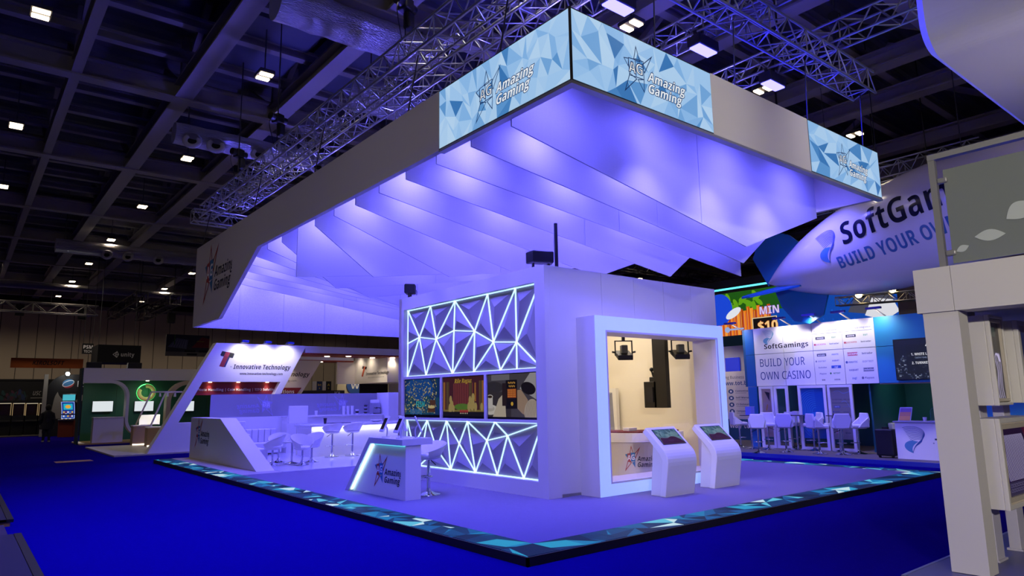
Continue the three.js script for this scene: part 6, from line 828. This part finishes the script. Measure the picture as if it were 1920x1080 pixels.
// ------------------------------------------------------------------ the near stand on the right
{
  const cream = M(0xd2ccc2, 0.55), creamD = M(0xc9c1b4, 0.55), X = 2.8;
  const t = thing('portal_frame', 'cream portal of pillar and beam at the near stand', 'portal', [X + 0.12, 0, 3.6]);
  part('pillar', bx(X, X + 0.24, 0.03, 2.54, 3.04, 3.36), cream, t, 'cream pillar'); part('beam_panel', bx(X - 0.03, X + 0.27, 2.54, 2.99, 3.0, 3.34), cream, t); part('beam_panel', bx(X - 0.03, X + 0.27, 2.54, 2.99, 3.344, 5.2), cream, t); part('deck', bx(X + 0.27, 6.5, 2.6, 2.95, 3.02, 5.2), creamD, t, 'underside of the upper deck');
  const f = thing('near_platform', 'low grey floor of the near stand with pale metal edge', 'platform', [5, 0, 5]); part('floor_board', bx(2.35, 9, 0, 0.025, 2.8, 8), M(0x5c5a74, 0.4), f); part('metal_edge', bx(2.32, 9, 0, 0.03, 2.77, 2.8), M(0x8c90a8, 0.35, { metalness: 0.6 }), f);
  // glass balustrade
  const g = thing('glass_balustrade', 'glass balustrade with grey metal rail and white leaf shapes', 'balustrade', [X + 0.1, 2.99, 3.9]), met = M(0x8f8d8a, 0.4, { metalness: 0.3 }); const yR = 4.12, zp = 3.235;
  part('post', bx(X + 0.03, X + 0.09, 2.99, yR, zp, zp + 0.06), met, g); part('handrail', bx(X + 0.02, X + 0.1, yR, yR + 0.06, zp, 5.2), met, g); for (const y of [3.1, 3.86]) part('clamp', rbx(X + 0.03, X + 0.09, y, y + 0.06, zp + 0.06, zp + 0.16, 0.02), met, g);
  const gl = new THREE.MeshPhysicalMaterial({ color: 0x9aa097, roughness: 0.12, transmission: 0.4, thickness: 0 }); part('glass_pane', bx(X + 0.055, X + 0.065, 3.02, 4.0, zp + 0.12, 4.05), gl, g); part('glass_pane', bx(X + 0.055, X + 0.065, 3.02, 4.0, 4.06, 5.2), gl, g);
  const leaf = (px, py, w, h, a) => { const q = atX(px, py, X + 0.05), P = []; for (let i = 0; i <= 12; i++) { const u = i / 12; P.push([u * w - w / 2, h * Math.sin(Math.PI * u)]); } for (let i = 11; i > 0; i--) { const u = i / 12; P.push([u * w - w / 2, -h * Math.sin(Math.PI * u) * 0.9]); } const R = P.map(([x, y]) => [q.z + x * Math.cos(a) - y * Math.sin(a), q.y + x * Math.sin(a) + y * Math.cos(a)]); part('leaf_shape', prismX(R, X + 0.048, X + 0.053), M(0xb9bfb6, 0.5), g); }; leaf(1856, 441, 0.26, 0.06, -0.05); leaf(1805, 466, 0.12, 0.035, 0.35); leaf(1912, 394, 0.26, 0.09, 0.5);
  // screens in ornate frames on posts
  const postM = M(0xbdb7c4, 0.5); for (const [x, z0, z1, lab] of [[3.55, 3.12, 3.33, 'pale post under the framed screens, next to the cream pillar'], [4.3, 3.12, 3.33, 'pale post under the framed screens, deeper in the stand']]) { const p = thing('display_post', lab, 'post', [x + 0.1, 0.025, (z0 + z1) / 2]); part('post_body', rbx(x, x + 0.22, 0.025, 2.6, z0 - 0.02, z1 - 0.12, 0.006), postM, p); part('foot_plate', bx(x - 0.02, x + 0.24, 0.025, 0.045, z0 - 0.04, z1 - 0.1), postM, p); }
  const frameBox = (label, x0, x1, y0, y1, zb, zf, w, tex, ornate) => { const o = thing('framed_screen', label, 'framed screen', [(x0 + x1) / 2, y0, zf]); part('box_body', rbx(x0, x1, y0, y1, zb, zf - 0.03, 0.006), cream, o, 'cream box'); const R = (a) => [[x0 + a, y0 + a], [x1 - a, y0 + a], [x1 - a, y1 - a], [x0 + a, y1 - a]]; part('outer_frame', prismZ(R(0), zf - 0.03, zf + 0.015, [R(w * 0.45)], 0.006), cream, o); part('inner_frame', prismZ(R(w * 0.55), zf - 0.03, zf + 0.005, [R(w)], 0.004), M(0xc4b8a2, 0.4), o);
    if (ornate) { const beads = []; const n = Math.round((y1 - y0) / 0.022), m = Math.round((x1 - x0) / 0.022); for (let i = 0; i < n; i++) for (const s of [x0 + w * 0.5, x1 - w * 0.5]) beads.push(new THREE.SphereGeometry(0.011, 6, 5).translate(s, y0 + (i + 0.5) * (y1 - y0) / n, zf + 0.004)); for (let i = 0; i < m; i++) for (const s of [y0 + w * 0.5, y1 - w * 0.5]) beads.push(new THREE.SphereGeometry(0.011, 6, 5).translate(x0 + (i + 0.5) * (x1 - x0) / m, s, zf + 0.004)); part('bead_moulding', merge(beads), M(0xbcae98, 0.45), o).userData.kind = 'stuff'; }
    part('display', faceZ(x0 + w, x1 - w, y0 + w, y1 - w, zf - 0.02), screenMat(tex, 0.55), o); return o; };
  const lines = canvasTexture(512, 640, (g2, w, h) => { g2.fillStyle = '#2a1838'; g2.fillRect(0, 0, w, h); g2.lineWidth = 5; for (let i = 0; i < 34; i++) { g2.strokeStyle = i % 2 ? '#d8d0f4' : '#9a8ac8'; g2.beginPath(); g2.moveTo(20 + i * 9, 60); g2.bezierCurveTo(40 + i * 11, 220, 20 + i * 10, 400, 60 + i * 12, 500); g2.stroke(); } g2.fillStyle = '#4a1430'; g2.beginPath(); g2.moveTo(330, 0); g2.lineTo(512, 0); g2.lineTo(512, 460); g2.bezierCurveTo(430, 400, 420, 200, 330, 0); g2.fill(); g2.fillStyle = '#3c3450'; g2.fillRect(0, 510, w, 130); g2.strokeStyle = '#8478a8'; g2.lineWidth = 3; for (let i = 0; i < 24; i++) g2.strokeRect(60 + (i % 12) * 36, 530 + Math.floor(i / 12) * 46, 24, 26); });
  const waves = canvasTexture(384, 640, (g2, w, h) => { g2.fillStyle = '#16121c'; g2.fillRect(0, 0, w, h); g2.fillStyle = '#232038'; g2.fillRect(0, 250, w, 390); g2.lineWidth = 16; g2.strokeStyle = '#d8ccfa'; for (const k of [0, 60, 130, 200]) { g2.beginPath(); g2.moveTo(130 + k, 640); g2.bezierCurveTo(40 + k, 520, 260 + k * 0.4, 430, 130 + k, 330); g2.bezierCurveTo(110 + k, 250, 240, 240, 260 + k * 0.3, 330); g2.stroke(); } g2.fillStyle = '#35403c'; g2.fillRect(100, 40, 140, 80); });
  const dull = canvasTexture(384, 512, (g2, w, h) => { g2.fillStyle = '#2a2c50'; g2.fillRect(0, 0, w, h); g2.fillStyle = '#44407a'; g2.fillRect(0, 190, w, 322); g2.fillStyle = '#6a64a0'; for (let i = 0; i < 6; i++) g2.fillRect(40, 280 + i * 34, 280, 14); });
  frameBox('lower cream box screen in a beaded frame showing striped fabric', 3.3, 4.55, 0.58, 1.47, 3.2, 3.43, 0.11, lines, true);
  frameBox('upper cream box screen in a plain frame showing white wavy lines', 3.3, 3.74, 1.6, 2.52, 3.25, 3.45, 0.07, waves, false);
  frameBox('upper cream box screen in a beaded frame showing a blue page', 3.78, 4.8, 1.62, 2.48, 3.3, 3.56, 0.12, dull, true);
  // rounded overhead ring
  const ring = thing('overhead_ring', 'large cream rounded overhead canopy of the near stand', 'canopy', [7, 6.05, 6]); const P = [], rad = 0.45, x0 = 4.4, z0 = 2.77; for (let i = 0; i <= 12; i++) { const a = Math.PI + i / 12 * Math.PI / 2; P.push([x0 + rad + rad * Math.cos(a), 6.05 + rad + rad * Math.sin(a)]); }
  part('fascia', prismZ([[x0, 7.0], ...P, [12.6, 6.05], [12.6, 7.0]], z0, 10, null, 0.1), M(0xcfc9c4, 0.55), ring); const inset = [[x0 + 1.0, z0 + 1.3], [11.5, z0 + 1.3], [11.5, 9.5], [x0 + 1.0, 9.5]]; part('inner_step', prismY(inset, 5.93, 6.05, null, 0.01), M(0xc6c0ba, 0.55), ring); part('ring_block', bx(6.6, 8.6, 5.72, 5.93, 4.2, 6), cream, ring);
  for (const [x, z] of [[5.4, 4], [9, 4], [5.4, 9], [9, 9]]) part('hanging_wire', rod(V(x, 7.0, z), V(x, 13.15, z), 0.01, 5), darkSteel, ring);
}
// ------------------------------------------------------------------ plank platforms at the left edge
{
  const plank = M(0x2a2728, 0.65), pl2 = M(0x332f30, 0.65), edge = M(0x121013, 0.5);
  const deck = (label, z0, z1) => { const t = thing('plank_platform', label, 'platform', [-6, 0, (z0 + z1) / 2]); part('base', bx(-8.9, -4.06, 0, 0.07, z0 + 0.02, z1 - 0.02), M(0xb08a4a, 0.7), t, 'bare plywood base'); for (let i = 0; i < 12; i++) part('plank', bx(-8.9 + i * 0.4, -8.9 + i * 0.4 + 0.394, 0.07, 0.1, z0, z1), i % 2 ? plank : pl2, t); part('edge_profile', bx(-4.1, -4.02, 0.06, 0.104, z0, z1), edge, t); part('edge_profile', bx(-8.9, -4.1, 0.06, 0.104, z1 - 0.06, z1), edge, t); return t; };
  deck('dark plank platform farther along the left edge', -13, -7.05); deck('dark plank platform nearest the striped ramp front', -5.6, 1.5);
  const r = thing('striped_ramp', 'low ramp with pale ridged strips between two plank platforms', 'ramp', [-5, 0, -6.3]); part('ramp_base', bx(-8.9, -4.14, 0, 0.04, -7.0, -5.62), M(0x4a4038, 0.7), r); for (let i = 0; i < 26; i++) part('ridge', rbx(-8.9 + i * 0.18, -8.9 + i * 0.18 + 0.12, 0.04, 0.055, -6.98, -5.64, 0.004), M(0xa8a8b8, 0.5), r);
}
// ------------------------------------------------------------------ under the roof: ducts, hoists, wires, far trusses
{
  const foil = new THREE.MeshStandardMaterial({ color: 0xb6b4b8, metalness: 0.85, roughness: 0.38, bumpMap: noiseTexture(64, 0, 255, 1, 1), bumpScale: 0.05 }); foil.bumpMap.colorSpace = THREE.NoColorSpace; foil.bumpMap.repeat.set(6, 2);
  const duct = (label, x0, x1, y, z, r, noz) => {
    const t = thing('air_duct', label, 'duct', [(x0 + x1) / 2, y - r, z]); const n = Math.round((x1 - x0) / 0.3), g = new THREE.CylinderGeometry(r, r, x1 - x0, 18, n); const p = g.attributes.position; for (let i = 0; i < p.count; i++) { const k = 1 + 0.05 * Math.sin(p.getY(i) * 9 + p.getX(i) * 7) * Math.sin(p.getZ(i) * 8 + p.getY(i) * 3); p.setX(i, p.getX(i) * k); p.setZ(i, p.getZ(i) * k); } g.computeVertexNormals(); part('pipe', g.rotateZ(Math.PI / 2).translate((x0 + x1) / 2, y, z), foil, t, 'crumpled silver foil pipe');
    for (const x of noz) { const nk = part('nozzle_neck', rod(V(x, y - r * 0.5, z + r * 0.5), V(x - 0.1, y - r * 0.9, z + r * 1.25), 0.24, 16), foil, t); part('nozzle_ring', new THREE.TorusGeometry(0.2, 0.075, 10, 20).rotateX(-0.35).rotateY(-0.25).translate(x - 0.12, y - r * 0.95, z + r * 1.35), M(0xb9b6ba, 0.5), nk, 'pale round nozzle'); part('nozzle_throat', new THREE.CylinderGeometry(0.13, 0.13, 0.05, 16).rotateX(Math.PI / 2 - 0.35).rotateY(-0.25).translate(x - 0.11, y - r * 0.95, z + r * 1.32), M(0x0a0a0c, 0.8), nk); }
    for (const x of [x0 + 0.4, x1 - 0.4]) part('strap', rod(V(x, y + r * 0.9, z), V(x, 13.15, z), 0.02, 6), darkSteel, t); return t;
  };
  duct('silver foil duct with round nozzles beside the crossing roof beams', -0.3, 8.5, 10.05, -16.35, 0.34, [0.25, 0.95, 2.3, 4.3]);
  duct('far silver foil duct with round nozzles above the end stands', -1.5, 14, 10.0, -36.0, 0.36, [0.9, 1.9, 3.4, 6.4]);
  const dq = atY(575, 22, 10.4); duct('wide crumpled silver duct high above the long truss', dq.x - 0.7, dq.x + 3.4, 10.4, dq.z, 0.42, []); duct('silver duct hanging behind the long truss, over the canopy', 3.2, 9.5, 10.3, -10.9, 0.5, []); duct('thin distant silver duct near the end wall', -8, 14, 10.1, -52, 0.25, []);
  // chain hoists on the trusses
  const hoist = (label, x, y, z, turn, drop) => { const t = thing('chain_hoist', label, 'hoist', [x, y, z]); t.rotation.y = turn; const o = V(x, y, z), L = (g) => g.translate(o.x, o.y, o.z); part('motor_body', L(cyl(0, -0.25, 0.25, 0, 0.1, 16).rotateZ(Math.PI / 2).translate(0, 0.35, 0)), M(0x121216, 0.4), t); part('gear_cover', L(rbx(-0.12, 0.12, 0.22, 0.46, -0.12, 0.12, 0.03)), black, t); part('chain_bag', L(rbx(0.02, 0.2, -0.1, 0.24, -0.08, 0.08, 0.04)), M(0x16161a, 0.8), t); part('chain', L(rod(V(0, 0.45, 0), V(0, 13.15 - y, 0), 0.016, 6)), darkSteel, t); part('sling', L(rod(V(0, 0.22, 0), V(0, -drop, 0), 0.014, 6)), black, t); part('loose_cable', L(wire([V(-0.2, 0.35, 0), V(-0.32, 0.1, 0.05), V(-0.2, -0.2, 0.02), V(-0.05, -drop, 0)], 0.01)), black, t); };
  hoist('black chain hoist over the long truss, near the foil nozzle duct', 1.1, 8.75, -11.2, 0.4, 0.55); hoist('black chain hoist over the long truss, midway along the grey fascia', 1.1, 8.75, -14.4, 0.4, 0.55); hoist('black chain hoist over the long truss, behind the lightbox', 1.1, 8.75, -4.6, 0.4, 0.55); hoist('black chain hoist hanging low behind the grey fascia', 3.2, 7.2, -9.2, 0.4, 0.5); hoist('black chain hoist over the open truss, nearer its end', 8.2, 8.75, 0.1, 0.3, 0.55); hoist('black chain hoist over the open truss, nearer the lightbox corner', 5.9, 8.85, 0.1, 0.3, 0.6);
  // canopy suspension wires
  const w = [[XL + 0.05, -1.4, 1.1], [XL + 0.05, -4, 1.1], [XL + 0.05, -8, 1.1], [XL + 0.05, -12, 1.1], [XL + 0.05, -16.8, 1.1]];
  for (const [x, z] of w) single('suspension_wire', rod(V(x, HT, z), V(x + 0.2, 7.8, z), 0.012, 6), darkSteel, 'thin dark suspension wire between canopy fascia and long truss', 'wire', 'canopy suspension wires');
  for (const x of [2.5, 4.5, 6.8, 9]) single('suspension_wire', rod(V(x, HT, ZF - 0.05), V(x, 7.8, ZF), 0.012, 6), darkSteel, 'thin dark suspension wire between canopy fascia and open truss', 'wire', 'canopy suspension wires');
  // far trusses and hanging speakers by the end wall
  const dk = M(0x4c4844, 0.5, { metalness: 0.5 });
  [[4.5, -46, -58], [6.6, -46, -58], [10.6, -42, -54]].forEach(([x, z0, z1], i) => { const t = truss('far_truss', ['dark far truss in front of the end wall, first of three', 'dark far truss in front of the end wall, middle of three', 'far truss with warm lit end, nearest the canopy end'][i], V(x, 9.0, z0), V(x, 9.0, z1), 0.7, undefined, dk, 0.7, 0.04); for (const z of [z0 - 0.5, z1 + 0.5]) part('hanger', rod(V(x, 9.3, z), V(x, 13.15, z), 0.03, 5), darkSteel, t); });
  { const t = truss('far_truss', 'pale far truss crossing above the orange banner', V(-14, 8.8, -54), V(3, 8.8, -54), 0.7, undefined, M(0x8a8680, 0.4, { metalness: 0.5 }), 0.8, 0.045); for (const x of [-10, 0]) part('hanger', rod(V(x, 9.1, -54), V(x, 13.15, -54), 0.03, 5), darkSteel, t); }
  for (const [px, py, lab] of [[37, 582, 'black hanging loudspeaker above the orange banner'], [154, 590, 'black hanging loudspeaker above the stacked-letter banner'], [321, 597, 'black hanging loudspeaker above the picture banner']]) { const q = atZ(px, py, -56), t = thing('hanging_speaker', lab, 'loudspeaker', [q.x, q.y - 0.4, q.z]); part('cabinet', rbx(q.x - 0.28, q.x + 0.28, q.y - 0.4, q.y + 0.45, q.z - 0.25, q.z + 0.25, 0.05), black, t); part('rod', rod(V(q.x, q.y + 0.4, q.z), V(q.x, 13.15, q.z), 0.03, 5), darkSteel, t); }
  { const q = rectX(1735, 245, 1785, 200, 16), t = truss('box_truss', 'short blue-lit truss hanging beyond the rounded canopy', V(16, 8.2, -3), V(16, 8.2, 0.2), 0.45, undefined); for (const z of [-2.5, -0.3]) part('hanger', rod(V(16, 8.4, z), V(16, 13.15, z), 0.012, 5), darkSteel, t); }
  { const t = truss('long_truss', 'blue-lit long truss passing above the airship', V(19.6, 8.6, -14), V(19.6, 8.6, 6), 0.45, undefined); for (const z of [-12, -4, 4]) part('hanger', rod(V(19.6, 8.8, z), V(19.6, 13.15, z), 0.012, 5), darkSteel, t); }
  for (const [x, z] of [[22, -14], [27, -20], [24, -28]]) { const t = truss('dark_truss', 'dark lattice truss over the far right of the hall', V(x - 6, 9.2, z), V(x + 8, 9.2, z), 0.6, 'dark trusses far right', dk, 0.6, 0.035); part('hanger', rod(V(x, 9.4, z), V(x, 13.15, z), 0.02, 5), darkSteel, t); }
}
// ------------------------------------------------------------------ blue floods on the trusses and the house lights that reach the fascias
{
  const body = M(0x141418, 0.5), lens = new THREE.MeshStandardMaterial({ color: 0x222222, roughness: 0.5, emissive: new THREE.Color().setRGB(0.14, 0.125, 1), emissiveIntensity: 5.5 });
  const flood = (label, x, y, z, tx, tz, power, up, hang, group, ang = 1.1) => {
    const t = thing('led_flood', label, 'floodlight', [x, y - 0.05, z], group);
    part('housing', rbx(x - 0.3, x + 0.3, y + 0.02, y + 0.22, z - 0.14, z + 0.14, 0.02), body, t); part('lamp_lens', rbx(x - 0.27, x + 0.27, y - 0.01, y + 0.03, z - 0.11, z + 0.11, 0.01), lens, t);
    part('bracket', bx(x - 0.02, x + 0.02, y + 0.2, hang, z - 0.02, z + 0.02), body, t); part('clamp_bar', bx(x - 0.24, x + 0.24, hang - 0.14, hang - 0.08, z - 0.03, z + 0.03), body, t);
    if (power) spot(x, y - 0.07, z, tx, 0, tz, BLUE, power, ang, 1, 5);
    if (up) spot(x, hang + 0.5, z, x, 14, z, BLUE, up, 1.3, 1, 5);
  };
  flood('blue-white LED flood glowing above the lightbox corner', 3.0, 8.0, -1.03, 2.5, 3.2, BLUE_POWER * 0.9, 12, 8.4);
  flood('blue-white LED flood glowing over the grey fascia', 5.3, 8.0, -1.03, 6, 3.2, BLUE_POWER * 0.9, 12, 8.4);
  flood('blue-white LED flood glowing near the open truss end', 7.66, 8.0, -1.03, 10.5, 2.5, BLUE_POWER * 0.9, 12, 8.4);
  for (const [x, z, k] of [[-2.6, 3.5, 1.6], [-2.8, -1.5, 2], [-3.2, -6, 1.7]]) flood('LED flood hung from the roof over the left aisle', x, 10.75, z, x + 0.4, z - 1.2, BLUE_POWER * k, 0, 13.16, 'floods over the left aisle', 0.62);
  flood('LED flood on the cross truss at the far end of the canopy', 5, 7.3, -17.6, 3.2, -23, 0, 0, 7.6); spot(5, 7.2, -17.6, 2.6, 1.4, -21.2, VIOLET, 130, 0.8, 1, 4);
  for (const [x, z] of [[2.6, -2.6], [2.6, -7], [2.6, -11.5], [2.6, -16], [7, -3], [7, -9]]) { const t = thing('roof_uplight', 'small violet uplight lying on the canopy roof sheet', 'uplight', [x, 6.57, z], 'uplights on the canopy roof'); part('can', cyl(x, 6.57, 6.68, z, 0.09, 14), body, t); part('lamp_lens', cyl(x, 6.68, 6.69, z, 0.08, 14), glow(0x6a60ff, 3, 0xffffff), t); spot(x, 6.72, z, x - 0.8, 12, z + 0.4, new THREE.Color().setRGB(0.13, 0.11, 1), 40, 1.3, 1, 4); }
  const house = (label, x, y, z, tx, ty, tz, power, ang) => { const t = thing('house_floodlight', label, 'floodlight', [x, y, z]); part('lamp_body', rbx(x - 0.25, x + 0.25, y, y + 0.3, z - 0.2, z + 0.2, 0.03), body, t); part('lamp_lens', rbx(x - 0.2, x + 0.2, y - 0.01, y + 0.02, z - 0.15, z + 0.15, 0.01), glow(0xfff0dc, 4, 0xffffff), t); part('hanger', bx(x - 0.02, x + 0.02, y + 0.3, 13.16, z - 0.02, z + 0.02), body, t); spot(x, y - 0.04, z, tx, ty, tz, NEUTRAL, power, ang, 1, 14); };
  house('white house floodlight hung from the roof behind the plank platforms', -9, 4.6, 12, 3.6, 2.4, 3.4, 620, 0.34);
  house('white house floodlight hung from the roof over the camera side', -13, 9, 4, 2, 3.5, -7, 100, 0.8);
  const washer = (label, x, y, z, tx, ty, tz, power) => { const t = thing('wall_washer', label, 'spotlight', [x, y, z], 'wall washers hidden inside the canopy edge'); part('can', cyl(x, y + 0.02, y + 0.24, z, 0.08, 14), body, t); part('lamp_lens', cyl(x, y, y + 0.02, z, 0.07, 14), glow(0x9a92ff, 3, 0xffffff), t); part('yoke', bx(x - 0.01, x + 0.01, y + 0.22, 6.55, z - 0.02, z + 0.02), body, t); spot(x, y - 0.03, z, tx, ty, tz, WASH, power, 0.75, 1, 4); };
  const WASH = new THREE.Color().setRGB(0.18, 0.155, 1.0);
  for (const z of [-3.4, -5.4, -7.35]) washer('wall washer inside the long fascia, aimed at the relief wall', 1.12, 5.9, z, 2.9, 1.6, z + 0.1, 40);
  for (const x of [3.6, 5.4, 7.2]) washer('wall washer inside the front fascia, aimed at the window wall', x, 5.9, -0.35, x + 0.1, 1.8, -2.7, 19);
  { const t = thing('stand_uplight', 'small uplight standing on the deck of the near stand', 'uplight', [5.2, 2.95, 4.3]); part('can', cyl(5.2, 2.95, 3.08, 4.3, 0.07, 14), body, t); part('lamp_lens', cyl(5.2, 3.08, 3.09, 4.3, 0.06, 14), glow(0xfff0dc, 3, 0xffffff), t); spot(5.2, 3.12, 4.3, 5.4, 6, 4.6, NEUTRAL, 8, 1.2, 1, 3); }
  flood('LED flood hung from the roof over the casino stand', 12.3, 8.3, -3.5, 14, -4, 0, 0, 13.16); spot(12.3, 8.2, -3.5, 14.4, 0.5, -3.8, VIOLET, 170, 0.8, 1, 4);
  for (const x of [3.2, 7.4]) house('white house floodlight hung from the roof before the front fascia, ' + (x < 5 ? 'lightbox corner side' : 'far lightbox side'), x, 8.4, 5, x + 0.2, 6.35, 0.1, 58, 0.46);
}
renderer.render(scene, camera);
